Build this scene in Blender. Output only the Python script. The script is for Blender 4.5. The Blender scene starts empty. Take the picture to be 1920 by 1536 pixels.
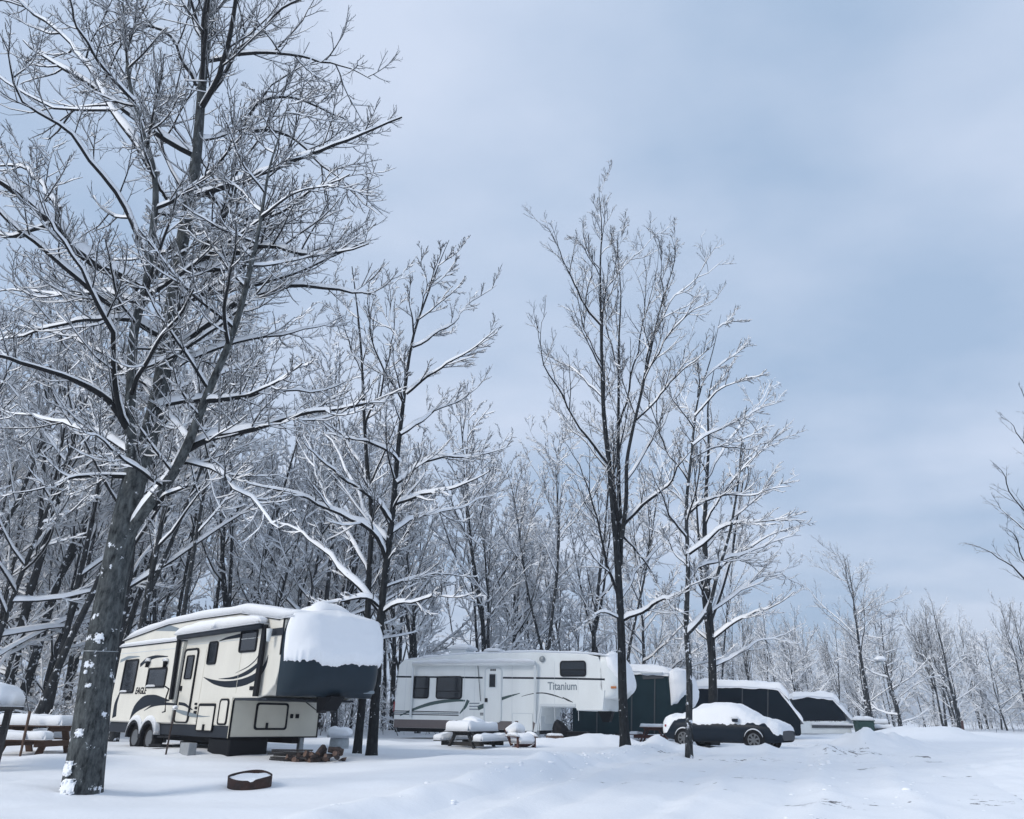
import bpy, bmesh, math, random
import numpy as np
from mathutils import Vector, Matrix

# ------------------------------------------------------------------ camera, sky, sun, exposure
sc = bpy.context.scene
CAMH, FPX, W0, H0 = 1.25, 1420.0, 1920.0, 1536.0
PITCH, ROLL = math.atan((1345 - 768) / FPX), 0.015
_r0 = np.array([1., 0, 0]); _u0 = np.array([0, -math.sin(PITCH), math.cos(PITCH)]); CF = np.array([0, math.cos(PITCH), math.sin(PITCH)])
CR = _r0 * math.cos(ROLL) + _u0 * math.sin(ROLL)
CU = _u0 * math.cos(ROLL) - _r0 * math.sin(ROLL)
CAM = np.array([0, 0, CAMH])
cam = bpy.data.cameras.new('camera'); camo = bpy.data.objects.new('camera', cam); sc.collection.objects.link(camo)
M = Matrix.Identity(4)
for i in range(3):
    M[i][0] = CR[i]; M[i][1] = CU[i]; M[i][2] = -CF[i]; M[i][3] = CAM[i]
camo.matrix_world = M
cam.sensor_width = 36; cam.lens = 36 * FPX / W0; cam.clip_start = 0.05; cam.clip_end = 3000
sc.camera = camo

SUN_EL, SUN_AZ = math.radians(33), math.radians(238)     # azimuth from +Y clockwise: high behind the camera, to the right
world = bpy.data.worlds.new('World'); sc.world = world; world.use_nodes = True
nt = world.node_tree; nt.nodes.clear()
def wn(t, **k):
    n = nt.nodes.new(t)
    for a, b in k.items(): setattr(n, a, b)
    return n
out = wn('ShaderNodeOutputWorld'); bg = wn('ShaderNodeBackground'); bg.inputs['Strength'].default_value = 0.1
sky = wn('ShaderNodeTexSky', sky_type='NISHITA', sun_disc=False, sun_elevation=SUN_EL, sun_rotation=SUN_AZ)
sky.air_density = 1.0; sky.dust_density = 0.6
tc = wn('ShaderNodeTexCoord'); sep = wn('ShaderNodeSeparateXYZ')
nt.links.new(tc.outputs['Generated'], sep.inputs[0])
mx = wn('ShaderNodeMath', operation='MAXIMUM'); mx.inputs[1].default_value = 0.0
nt.links.new(sep.outputs['Z'], mx.inputs[0])
ad = wn('ShaderNodeMath', operation='ADD'); ad.inputs[1].default_value = 0.22; nt.links.new(mx.outputs[0], ad.inputs[0])
dv = wn('ShaderNodeVectorMath', operation='DIVIDE'); cb = wn('ShaderNodeCombineXYZ')
for i in range(3): nt.links.new(ad.outputs[0], cb.inputs[i])
nt.links.new(tc.outputs['Generated'], dv.inputs[0]); nt.links.new(cb.outputs[0], dv.inputs[1])
mpg = wn('ShaderNodeMapping'); mpg.inputs['Rotation'].default_value = (0, 0, 0.5); mpg.inputs['Scale'].default_value = (1.0, 1.25, 0.0)
mpg.inputs['Location'].default_value = (0.9, 2.3, 0.0)
nt.links.new(dv.outputs[0], mpg.inputs[0])
nz = wn('ShaderNodeTexNoise'); nz.inputs['Scale'].default_value = 0.95; nz.inputs['Detail'].default_value = 6; nz.inputs['Roughness'].default_value = 0.5
nt.links.new(mpg.outputs[0], nz.inputs['Vector'])
rp = wn('ShaderNodeValToRGB')                      # cloud deck: blue-grey to pale lavender
rp.color_ramp.elements[0].position = 0.38; rp.color_ramp.elements[0].color = (0.275, 0.365, 0.500, 1)
rp.color_ramp.elements[1].position = 0.62; rp.color_ramp.elements[1].color = (0.450, 0.512, 0.628, 1)
nt.links.new(nz.outputs['Fac'], rp.inputs[0])
scl = wn('ShaderNodeVectorMath', operation='SCALE'); scl.inputs['Scale'].default_value = 10.0
nt.links.new(rp.outputs[0], scl.inputs[0])
mixs = wn('ShaderNodeMix', data_type='RGBA'); mixs.inputs['Factor'].default_value = 0.95
nt.links.new(sky.outputs[0], mixs.inputs['A']); nt.links.new(scl.outputs[0], mixs.inputs['B'])
nt.links.new(mixs.outputs['Result'], bg.inputs['Color']); nt.links.new(bg.outputs[0], out.inputs['Surface'])

sl = bpy.data.lights.new('sun', 'SUN'); sl.energy = 1.5; sl.angle = math.radians(20); sl.color = (1, 0.94, 0.86)
so = bpy.data.objects.new('sun', sl); sc.collection.objects.link(so)
sd = Vector((math.sin(SUN_AZ) * math.cos(SUN_EL), math.cos(SUN_AZ) * math.cos(SUN_EL), math.sin(SUN_EL)))
so.rotation_euler = (-sd).to_track_quat('-Z', 'Y').to_euler()
sc.view_settings.view_transform = 'Standard'; sc.view_settings.look = 'None'
sc.view_settings.exposure = 0.58; sc.view_settings.gamma = 1.0; sc.view_settings.use_curve_mapping = False
sc.cycles.max_bounces = 7; sc.cycles.diffuse_bounces = 5; sc.cycles.transparent_max_bounces = 4

# ------------------------------------------------------------------ helpers
COL = sc.collection
R = np.random.default_rng(11)
def ray(px, py):
    return CF + CR * ((px - 960) / FPX) + CU * ((768 - py) / FPX)
def at(px, py, Y):
    d = ray(px, py); return CAM + d * (Y / d[1])
def project(p):
    v = np.asarray(p) - CAM; z = v @ CF
    return 960 + FPX * (v @ CR) / z, 768 - FPX * (v @ CU) / z

def tag(o, label=None, cat=None, group=None, kind=None):
    if label: o['label'] = label
    if cat: o['category'] = cat
    if group: o['group'] = group
    if kind: o['kind'] = kind
    return o
def empty(name, loc=(0, 0, 0), rz=0.0, ry=0.0):
    o = bpy.data.objects.new(name, None); COL.objects.link(o); o.location = loc; o.rotation_euler = (0, ry, rz); o.empty_display_size = 0.2
    return o
def link(name, me, parent=None):
    o = bpy.data.objects.new(name, me); COL.objects.link(o)
    if parent is not None: o.parent = parent
    return o
def copy_tree(o, parent=None):
    c = o.copy(); COL.objects.link(c); c.parent = parent
    for ch in o.children: copy_tree(ch, c)
    return c

# ---- value noise on numpy
def _hash(ix, iy, s):
    h = (ix * 374761393 + iy * 668265263 + s * 974711) & 0xFFFFFFFF
    h = ((h ^ (h >> 13)) * 1274126177) & 0xFFFFFFFF
    return ((h ^ (h >> 16)) & 0xFFFF) / 65535.0
def vnoise(x, y, s=0):
    x = np.asarray(x, float); y = np.asarray(y, float)
    ix = np.floor(x).astype(np.int64); iy = np.floor(y).astype(np.int64); fx = x - ix; fy = y - iy
    fx = fx * fx * fx * (fx * (fx * 6 - 15) + 10); fy = fy * fy * fy * (fy * (fy * 6 - 15) + 10)
    a = _hash(ix, iy, s); b = _hash(ix + 1, iy, s); c = _hash(ix, iy + 1, s); d = _hash(ix + 1, iy + 1, s)
    return (a + (b - a) * fx) * (1 - fy) + (c + (d - c) * fx) * fy - 0.5
def fbm(x, y, s=0, o=3):
    t = 0
    for k in range(o): t = t + vnoise(np.asarray(x) * 2 ** k, np.asarray(y) * 2 ** k, s + k) / 2 ** k
    return t
def sstep(a, b, v):
    t = np.clip((np.asarray(v, float) - a) / (b - a), 0, 1); return t * t * (3 - 2 * t)

# ---- materials
def mat(name, col, rough=0.8, var=0.0, scale=6.0, bump=0.0, bscale=30.0, metal=0.0, col2=None, spec=0.4, stretch=(1, 1, 1), detail=6, coat=0.0):
    m = bpy.data.materials.new(name); m.use_nodes = True; t = m.node_tree; p = t.nodes['Principled BSDF']
    p.inputs['Roughness'].default_value = rough; p.inputs['Metallic'].default_value = metal
    p.inputs['Specular IOR Level'].default_value = spec; p.inputs['Coat Weight'].default_value = coat
    p.inputs['Base Color'].default_value = (*col, 1)
    if var > 0 or col2 is not None or bump > 0:
        c = t.nodes.new('ShaderNodeTexCoord'); mp = t.nodes.new('ShaderNodeMapping'); mp.inputs['Scale'].default_value = stretch
        t.links.new(c.outputs['Object'], mp.inputs[0])
    if var > 0 or col2 is not None:
        n = t.nodes.new('ShaderNodeTexNoise'); n.inputs['Scale'].default_value = scale; n.inputs['Detail'].default_value = detail
        n.inputs['Roughness'].default_value = 0.6
        t.links.new(mp.outputs[0], n.inputs['Vector'])
        r = t.nodes.new('ShaderNodeValToRGB'); r.color_ramp.elements[0].position = 0.32; r.color_ramp.elements[1].position = 0.68
        a = col2 if col2 is not None else tuple(max(0, x * (1 - var)) for x in col)
        b = col if col2 is not None else tuple(min(1, x * (1 + var)) for x in col)
        r.color_ramp.elements[0].color = (*a, 1); r.color_ramp.elements[1].color = (*b, 1)
        t.links.new(n.outputs['Fac'], r.inputs[0]); t.links.new(r.outputs[0], p.inputs['Base Color'])
    if bump > 0:
        n2 = t.nodes.new('ShaderNodeTexNoise'); n2.inputs['Scale'].default_value = bscale; n2.inputs['Detail'].default_value = 5
        t.links.new(mp.outputs[0], n2.inputs['Vector'])
        b = t.nodes.new('ShaderNodeBump'); b.inputs['Strength'].default_value = bump; b.inputs['Distance'].default_value = 0.02
        t.links.new(n2.outputs['Fac'], b.inputs['Height']); t.links.new(b.outputs[0], p.inputs['Normal'])
    return m
def bark_mat(name, dark, light, snowy):
    """bark with lichen-grey mottling and flecks of wind-blown snow stuck in it"""
    m = bpy.data.materials.new(name); m.use_nodes = True; t = m.node_tree; p = t.nodes['Principled BSDF']; p.inputs['Roughness'].default_value = 0.92
    p.inputs['Specular IOR Level'].default_value = 0.1
    c = t.nodes.new('ShaderNodeTexCoord'); mp = t.nodes.new('ShaderNodeMapping'); mp.inputs['Scale'].default_value = (1, 1, 0.35)
    t.links.new(c.outputs['Object'], mp.inputs[0])
    n = t.nodes.new('ShaderNodeTexNoise'); n.inputs['Scale'].default_value = 14; n.inputs['Detail'].default_value = 8; n.inputs['Roughness'].default_value = 0.7
    t.links.new(mp.outputs[0], n.inputs['Vector'])
    r = t.nodes.new('ShaderNodeValToRGB'); r.color_ramp.elements[0].position = 0.36; r.color_ramp.elements[1].position = 0.66
    r.color_ramp.elements[0].color = (*dark, 1); r.color_ramp.elements[1].color = (*light, 1)
    t.links.new(n.outputs['Fac'], r.inputs[0])
    last = r.outputs[0]
    if snowy > 0:
        n3 = t.nodes.new('ShaderNodeTexNoise'); n3.inputs['Scale'].default_value = 5.5; n3.inputs['Detail'].default_value = 7; n3.inputs['Roughness'].default_value = 0.68
        t.links.new(c.outputs['Object'], n3.inputs['Vector'])
        r3 = t.nodes.new('ShaderNodeValToRGB'); r3.color_ramp.elements[0].position = 0.70 - snowy; r3.color_ramp.elements[1].position = 0.73 - snowy
        r3.color_ramp.elements[0].color = (0, 0, 0, 1); r3.color_ramp.elements[1].color = (1, 1, 1, 1)
        t.links.new(n3.outputs['Fac'], r3.inputs[0])
        mxn = t.nodes.new('ShaderNodeMix'); mxn.data_type = 'RGBA'
        t.links.new(r3.outputs[0], mxn.inputs['Factor']); t.links.new(last, mxn.inputs['A']); mxn.inputs['B'].default_value = (0.8, 0.83, 0.88, 1)
        last = mxn.outputs['Result']
    t.links.new(last, p.inputs['Base Color'])
    b = t.nodes.new('ShaderNodeBump'); b.inputs['Strength'].default_value = 0.9; b.inputs['Distance'].default_value = 0.03
    t.links.new(n.outputs['Fac'], b.inputs['Height']); t.links.new(b.outputs[0], p.inputs['Normal'])
    return m
MT = dict(
    snow=mat('snow', (0.88, 0.90, 0.93), 0.75, bump=0.25, bscale=22, spec=0.25),
    twigsnow=mat('branch_snow', (0.88, 0.90, 0.93), 0.8, spec=0.2),
    bark=bark_mat('bark_lichen', (0.016, 0.018, 0.020), (0.125, 0.138, 0.140), 0.085),
    barksnow=bark_mat('bark_snow_plastered', (0.014, 0.016, 0.018), (0.07, 0.076, 0.08), 0.13),
    barkdark=bark_mat('bark_dark', (0.009, 0.010, 0.012), (0.036, 0.040, 0.043), 0.07),
    barkfar=bark_mat('bark_far', (0.014, 0.016, 0.018), (0.05, 0.054, 0.058), 0.11),
    twig=mat('twig', (0.017, 0.018, 0.020), 0.95, spec=0.08),
    cream=mat('cream_siding', (0.70, 0.68, 0.61), 0.45, var=0.06, scale=1.6, stretch=(1, 1, .35)),
    cream2=mat('cream_panel', (0.66, 0.635, 0.54), 0.5, var=0.05, scale=2.0),
    white=mat('white_fibreglass', (0.76, 0.79, 0.79), 0.4, var=0.05, scale=1.4, stretch=(1, 1, .3)),
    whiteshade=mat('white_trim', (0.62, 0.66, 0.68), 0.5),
    black=mat('black_plastic', (0.007, 0.008, 0.011), 0.55, spec=0.15),
    navy=mat('navy_cap', (0.012, 0.024, 0.036), 0.38, var=0.15, scale=1.2, spec=0.22),
    charcoal=mat('charcoal_skirt', (0.022, 0.028, 0.038), 0.6, spec=0.2),
    decal=mat('navy_decal', (0.012, 0.018, 0.028), 0.5, spec=0.15),
    decalgrey=mat('grey_decal', (0.20, 0.24, 0.27), 0.4),
    decalgreen=mat('green_decal', (0.045, 0.085, 0.085), 0.4),
    glass=mat('dark_glass', (0.012, 0.016, 0.022), 0.06, spec=0.6),
    rubber=mat('rubber', (0.010, 0.010, 0.011), 0.9, spec=0.15),
    steel=mat('steel', (0.32, 0.34, 0.36), 0.35, metal=0.9, var=0.1),
    galv=mat('galvanised', (0.35, 0.38, 0.40), 0.5, metal=0.5, var=0.15),
    brownskirt=mat('mauve_skirt', (0.135, 0.115, 0.115), 0.6, var=0.08),
    rust=mat('rusty_steel', (0.055, 0.028, 0.022), 0.85, col2=(0.016, 0.014, 0.015), scale=5, bump=0.4, bscale=40),
    alloy=mat('alloy_rim', (0.16, 0.17, 0.18), 0.4, metal=0.6),
    wood=mat('brown_wood', (0.085, 0.052, 0.034), 0.75, col2=(0.07, 0.032, 0.02), scale=4, stretch=(1, 8, 8), bump=0.3),
    wooddark=mat('weathered_wood', (0.055, 0.052, 0.052), 0.85, col2=(0.025, 0.025, 0.028), scale=5, stretch=(1, 8, 8), bump=0.3),
    woodred=mat('red_brown_wood', (0.11, 0.042, 0.035), 0.8, col2=(0.05, 0.024, 0.022), scale=5, stretch=(1, 6, 6), bump=0.3),
    logbark=mat('log_bark', (0.07, 0.05, 0.045), 0.95, col2=(0.025, 0.02, 0.02), scale=12, bump=0.6),
    logend=mat('log_end', (0.15, 0.095, 0.07), 0.85, col2=(0.07, 0.045, 0.04), scale=14),
    concrete=mat('concrete', (0.28, 0.30, 0.32), 0.9, var=0.12, scale=8),
    teal=mat('teal_tarp', (0.014, 0.034, 0.043), 0.75, spec=0.06, col2=(0.010, 0.024, 0.032), scale=1.1, bump=0.25, bscale=3, detail=3),
    tarpnavy=mat('navy_tarp', (0.005, 0.012, 0.020), 0.75, spec=0.05, col2=(0.003, 0.008, 0.014), scale=1.1, bump=0.3, bscale=3, detail=3),
    carpaint=mat('dark_car_paint', (0.010, 0.017, 0.027), 0.3, spec=0.12),
    red=mat('red_lens', (0.25, 0.015, 0.02), 0.3), amber=mat('amber_lens', (0.45, 0.17, 0.06), 0.3),
    green=mat('green_plastic', (0.012, 0.05, 0.042), 0.5),
    graycloth=mat('grey_tarp', (0.06, 0.066, 0.074), 0.7, var=0.1),
)

# ---- polygon mesh builder
class MB:
    def __init__(s): s.v = []; s.f = []
    def add(s, vs, fs):
        k = len(s.v); s.v += [tuple(map(float, q)) for q in vs]; s.f += [tuple(i + k for i in f) for f in fs]; return s
    def box(s, x0, x1, y0, y1, z0, z1):
        return s.add([(x0, y0, z0), (x1, y0, z0), (x1, y1, z0), (x0, y1, z0), (x0, y0, z1), (x1, y0, z1), (x1, y1, z1), (x0, y1, z1)],
                     [(0, 3, 2, 1), (4, 5, 6, 7), (0, 1, 5, 4), (1, 2, 6, 5), (2, 3, 7, 6), (3, 0, 4, 7)])
    def bar(s, a, b, w, h, up=(0, 0, 1)):
        a = np.array(a, float); b = np.array(b, float); t = b - a; t /= np.linalg.norm(t); up = np.array(up, float)
        if abs(t @ up) > 0.95: up = np.array([1., 0, 0])
        x = np.cross(t, up); x /= np.linalg.norm(x); z = np.cross(x, t)
        q = [(-1, -1), (1, -1), (1, 1), (-1, 1)]
        vs = [a + x * i * w / 2 + z * j * h / 2 for i, j in q] + [b + x * i * w / 2 + z * j * h / 2 for i, j in q]
        return s.add(vs, [(3, 2, 1, 0), (4, 5, 6, 7), (0, 1, 5, 4), (1, 2, 6, 5), (2, 3, 7, 6), (3, 0, 4, 7)])
    def tube(s, pts, r, n=10, cap=True):
        pts = [np.array(p, float) for p in pts]; m = len(pts); rr = r if hasattr(r, '__len__') else [r] * m; vs = []
        for i, p in enumerate(pts):
            t = pts[min(i + 1, m - 1)] - pts[max(i - 1, 0)]; t /= np.linalg.norm(t)
            ref = np.array([0, 0, 1.]) if abs(t[2]) < 0.9 else np.array([1., 0, 0])
            x = np.cross(t, ref); x /= np.linalg.norm(x); y = np.cross(x, t)
            vs += [p + (x * math.cos(a) + y * math.sin(a)) * rr[i] for a in [2 * math.pi * k / n for k in range(n)]]
        fs = [(i * n + k, i * n + (k + 1) % n, (i + 1) * n + (k + 1) % n, (i + 1) * n + k) for i in range(m - 1) for k in range(n)]
        if cap: fs += [tuple(range(n))[::-1], tuple(range((m - 1) * n, m * n))]
        return s.add(vs, fs)
    def plate(s, poly, y0, y1):
        """polygon in local (x, z) extruded from y0 (outer) to y1"""
        n = len(poly); vs = [(u, y0, z) for u, z in poly] + [(u, y1, z) for u, z in poly]
        return s.add(vs, [tuple(range(n)), tuple(range(2 * n - 1, n - 1, -1))] + [(i, (i + 1) % n, n + (i + 1) % n, n + i) for i in range(n)])
    def ring(s, outer, inner, y0, y1):
        n = len(outer); vs = [(u, y0, z) for u, z in outer] + [(u, y0, z) for u, z in inner] + [(u, y1, z) for u, z in outer] + [(u, y1, z) for u, z in inner]
        fs = []
        for i in range(n):
            j = (i + 1) % n
            fs += [(i, j, n + j, n + i), (2 * n + i, 3 * n + i, 3 * n + j, 2 * n + j), (i, 2 * n + i, 2 * n + j, j), (n + i, n + j, 3 * n + j, 3 * n + i)]
        return s.add(vs, fs)
    def build(s, name, m, parent=None, smooth=False, bevel=0.0, fix=True):
        me = bpy.data.meshes.new(name); me.from_pydata(s.v, [], s.f); me.materials.append(MT[m] if isinstance(m, str) else m)
        if fix:
            b = bmesh.new(); b.from_mesh(me); bmesh.ops.recalc_face_normals(b, faces=b.faces); b.to_mesh(me); b.free()
        if smooth: me.polygons.foreach_set('use_smooth', [True] * len(me.polygons))
        o = link(name, me, parent)
        if bevel > 0:
            bv = o.modifiers.new('bevel', 'BEVEL'); bv.width = bevel; bv.segments = 2; bv.limit_method = 'ANGLE'; bv.angle_limit = math.radians(40)
        return o
def rrect(u0, u1, z0, z1, r, k=4):
    r = min(r, (u1 - u0) / 2.01, (z1 - z0) / 2.01); p = []
    for cx, cz, a0 in ((u1 - r, z1 - r, 0), (u0 + r, z1 - r, 90), (u0 + r, z0 + r, 180), (u1 - r, z0 + r, 270)):
        p += [(cx + r * math.cos(math.radians(a0 + 90 * i / k)), cz + r * math.sin(math.radians(a0 + 90 * i / k))) for i in range(k + 1)]
    return p
def np_mesh(name, V, F, m, smooth=True):
    me = bpy.data.meshes.new(name); V = np.ascontiguousarray(V, np.float32); F = np.ascontiguousarray(F, np.int32); n = F.shape[1]
    me.vertices.add(len(V)); me.vertices.foreach_set('co', V.ravel())
    me.loops.add(F.size); me.loops.foreach_set('vertex_index', F.ravel())
    me.polygons.add(len(F)); me.polygons.foreach_set('loop_start', np.arange(0, F.size, n, dtype=np.int32))
    me.polygons.foreach_set('loop_total', np.full(len(F), n, np.int32))
    if smooth: me.polygons.foreach_set('use_smooth', np.ones(len(F), bool))
    me.update(calc_edges=True); me.materials.append(MT[m] if isinstance(m, str) else m); return me
def grid_faces(nu, nv):
    i, j = np.meshgrid(np.arange(nu - 1), np.arange(nv - 1), indexing='ij'); a = (i * nv + j).ravel()
    return np.stack([a, a + nv, a + nv + 1, a + 1], 1)
def snow_pad(name, base, nu, nv, T, parent=None, seed=0, lump=0.25, lscale=2.0, pw=6.0, side=0.25, jag=0.0, droop=0.0):
    """a lump of settled snow on the surface base(u,v)->xyz, u,v in 0..1: rounded rim, uneven top, closed below"""
    u = np.linspace(0, 1, nu); v = np.linspace(0, 1, nv); U, Vv = np.meshgrid(u, v, indexing='ij')
    B = base(U, Vv)
    e = (1 - np.abs(2 * U - 1) ** pw) * (1 - np.abs(2 * Vv - 1) ** pw); e = np.clip(e, 0, 1) ** 0.45
    n = fbm(B[..., 0] * lscale + seed * 3.1, B[..., 1] * lscale + B[..., 2] * lscale * 0.7, seed, 3)
    h = T * e * (1 + lump * 2 * n)
    top = B.copy(); top[..., 2] += h
    rim = 1 - e
    if droop > 0: top[..., 2] -= droop * rim * (0.6 + 1.2 * (n + 0.4))
    c = B.reshape(-1, 3).mean(0); out_ = (B - c); out_[..., 2] = 0
    if side > 0:
        bulge = T * side * np.sqrt(np.clip(e * (1 - e) * 4, 0, 1)); nn = np.linalg.norm(out_, axis=-1, keepdims=True) + 1e-6
        top += out_ / nn * bulge[..., None]
    bot = B.copy(); bot[..., 2] -= 0.012
    N = nu * nv; F = grid_faces(nu, nv)
    V = np.concatenate([top.reshape(-1, 3), bot.reshape(-1, 3)])
    per = [i * nv for i in range(nu)] + [(nu - 1) * nv + j for j in range(1, nv)] + [i * nv + nv - 1 for i in range(nu - 2, -1, -1)] + [j for j in range(nv - 2, 0, -1)]
    per = np.array(per); nx = np.roll(per, -1)
    S = np.stack([per, nx, nx + N, per + N], 1)
    return link(name, np_mesh(name, V, np.concatenate([F, F[:, ::-1] + N, S]), 'snow'), parent)
def rect_base(x0, x1, y0, y1, z):
    def f(U, V): return np.stack([x0 + (x1 - x0) * U, y0 + (y1 - y0) * V, np.full_like(U, z)], -1)
    return f
def text_mesh(name, body, size, m, parent, loc, shear=0.0, rot=(math.pi / 2, 0, 0), sx=1.0, ext=0.004, offset=0.0):
    c = bpy.data.curves.new(name, 'FONT'); c.body = body; c.size = size; c.extrude = ext; c.shear = shear; c.offset = offset; c.resolution_u = 3
    t = bpy.data.objects.new(name, c); COL.objects.link(t)
    dg = bpy.context.evaluated_depsgraph_get(); me = bpy.data.meshes.new_from_object(t.evaluated_get(dg)); bpy.data.objects.remove(t); bpy.data.curves.remove(c)
    me.materials.clear(); me.materials.append(MT[m]); o = link(name, me, parent); o.location = loc; o.rotation_euler = rot; o.scale = (sx, 1, 1)
    return o

# ------------------------------------------------------------------ ground
RE0, RE1 = np.array([-2.4, 9.0]), np.array([5.6, 29.0])          # left edge of the ploughed lane
rd = (RE1 - RE0) / np.linalg.norm(RE1 - RE0); rn = np.array([rd[1], -rd[0]])
MOUNDS = [(-5.5, 29.2, 2.0, .5, .16), (-2.6, 28.4, 1.2, .5, .12), (1.2, 28.0, 1.3, .5, .20), (3.0, 28.6, 1.6, .6, .30), (5.6, 28.4, 1.5, .5, .22),
          (8.3, 28.0, 1.3, .5, .22), (10.6, 27.6, 1.2, .6, .26), (13.6, 31.0, 1.3, 1.2, .75), (15.2, 32.5, 1.6, 1.3, .45), (24.5, 48, 3.2, 2.0, .75), (30, 52, 3, 2, .35),
          (-9.0, 17.2, 2.2, .7, .10), (-5.6, 14.2, 1.0, .6, .05), (-7.2, 12.4, 1.3, 1.0, .18), (12.5, 18.5, 2.5, 2.2, .30), (15.5, 21, 2.5, 3.0, .5), (10.6, 14.0, 1.2, 2.0, .22), (20, 28, 3, 4, .4)]
def ground(x, y):
    x = np.asarray(x, float); y = np.asarray(y, float)
    z = 0.36 * sstep(6, 20, y) + 0.40 * sstep(38, 85, y) + 1.5 * sstep(110, 500, y)
    d = (x - RE0[0]) * rn[0] + (y - RE0[1]) * rn[1]; al = (x - RE0[0]) * rd[0] + (y - RE0[1]) * rd[1]
    d = d + 0.25 * vnoise(al * .5, al * 0, 5) + 0.10 * vnoise(al * 2.3, d * 2, 6)
    inside = sstep(-.05, .45, d)
    far = 1 - sstep(26, 42, y)
    z = z - 0.16 * inside * far + 0.11 * np.exp(-((d + .30) / .28) ** 2) * far * (1 + 1.2 * vnoise(al * 1.6, d, 8))
    for o, w, a in ((1.0, .14, .05), (1.5, .2, -.05), (2.9, .2, -.05), (3.4, .16, .05), (4.6, .2, -.05), (5.2, .2, .06), (6.6, .25, .07)):
        z = z + a * np.exp(-((d - o + .15 * vnoise(al * .3, o, 2)) / w) ** 2) * far
    z = z + inside * far * (0.05 * fbm(x * 1.6, y * 1.0, 31, 3) + .022 * fbm(x * 5, y * 5, 33, 2))
    soft = 1 - 0.6 * inside * far
    z = z + soft * (0.13 * vnoise(x * .23, y * .23, 1) + 0.09 * vnoise(x * .30 + y * .22, y * 1.0 - x * .25, 2) + 0.05 * vnoise(x * .9, y * 2.2 - x * .5, 3) + 0.010 * vnoise(x * 4, y * 6, 4))
    for mx_, my_, sx_, sy_, h_ in MOUNDS:
        g = np.exp(-((x - mx_) / sx_) ** 2 - ((y - my_) / sy_) ** 2)
        z = z + h_ * g * (1 + 0.55 * fbm(x * 1.7, y * 1.7, 40, 3))
    return z
def gz(x, y): return float(ground(np.array([x]), np.array([y]))[0])
def onground(px, py):
    d = ray(px, py); lo, hi = 2.0, 140.0
    for Y in np.arange(4, 140, .25):
        p = CAM + d * (Y / d[1])
        if p[2] < gz(p[0], p[1]): return p
    return CAM + d * (140 / d[1])
def spaced(a, b, n, k):
    t = np.linspace(-1, 1, n); return t
ys = np.concatenate([np.linspace(-40, 4, 12, endpoint=False), np.linspace(4, 34, 210, endpoint=False), np.linspace(34, 100, 80, endpoint=False), np.geomspace(100, 700, 16)])
xs = np.concatenate([-np.geomspace(700, 32, 16, endpoint=False), np.linspace(-32, -12, 40, endpoint=False), np.linspace(-12, 20, 220, endpoint=False), np.linspace(20, 60, 40, endpoint=False), np.geomspace(60, 700, 16)])
GX, GY = np.meshgrid(xs, ys, indexing='ij'); GZ = ground(GX, GY)
gm = mat('snow_ground', (0.86, 0.885, 0.92), 0.7, var=0.02, scale=0.6, bump=0.35, bscale=9, spec=0.25)
g = link('ground', np_mesh('ground', np.stack([GX, GY, GZ], -1).reshape(-1, 3), grid_faces(len(xs), len(ys)), gm)); g['kind'] = 'structure'
# packed-snow lane: a strip of the same surface 4 mm up, with thin spots where gravel shows
def road_mat():
    m = mat('packed_snow', (0.85, 0.875, 0.91), 0.6, bump=0.4, bscale=12, spec=0.3); t = m.node_tree; p = t.nodes['Principled BSDF']
    c = t.nodes.new('ShaderNodeTexCoord')
    a = t.nodes.new('ShaderNodeTexNoise'); a.inputs['Scale'].default_value = 0.33; a.inputs['Detail'].default_value = 1
    b = t.nodes.new('ShaderNodeTexNoise'); b.inputs['Scale'].default_value = 3.2; b.inputs['Detail'].default_value = 7; b.inputs['Roughness'].default_value = .7
    mp = t.nodes.new('ShaderNodeMapping'); mp.inputs['Scale'].default_value = (1, 1.6, 1); mp.inputs['Location'].default_value = (3.1, 0.6, 0)
    t.links.new(c.outputs['Object'], mp.inputs[0]); t.links.new(mp.outputs[0], a.inputs[0]); t.links.new(mp.outputs[0], b.inputs[0])
    mu = t.nodes.new('ShaderNodeMath'); mu.operation = 'MULTIPLY'; t.links.new(a.outputs['Fac'], mu.inputs[0]); t.links.new(b.outputs['Fac'], mu.inputs[1])
    r = t.nodes.new('ShaderNodeValToRGB'); r.color_ramp.elements[0].position = .374; r.color_ramp.elements[1].position = .395
    r.color_ramp.elements[0].color = (0.85, 0.875, 0.91, 1); r.color_ramp.elements[1].color = (0.10, 0.09, 0.09, 1)
    t.links.new(mu.outputs[0], r.inputs[0]); t.links.new(r.outputs[0], p.inputs['Base Color']); return m
al_ = np.linspace(-9, 40, 240); dd_ = np.linspace(0.15, 8.5, 70)
AL, DD = np.meshgrid(al_, dd_, indexing='ij'); RX = RE0[0] + AL * rd[0] + DD * rn[0]; RY = RE0[1] + AL * rd[1] + DD * rn[1]
rz_ = ground(RX, RY) + 0.004 + 0.010 * sstep(0, .15, (DD - .15)) * sstep(0, .3, 8.5 - DD) - 0.03 * (1 - sstep(0, .12, DD - .15)) - .03 * (1 - sstep(0, .3, 8.5 - DD)) - .03 * sstep(36, 40, AL)
o = link('road', np_mesh('road', np.stack([RX, RY, rz_], -1).reshape(-1, 3), grid_faces(240, 70), road_mat())); o['kind'] = 'structure'

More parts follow.
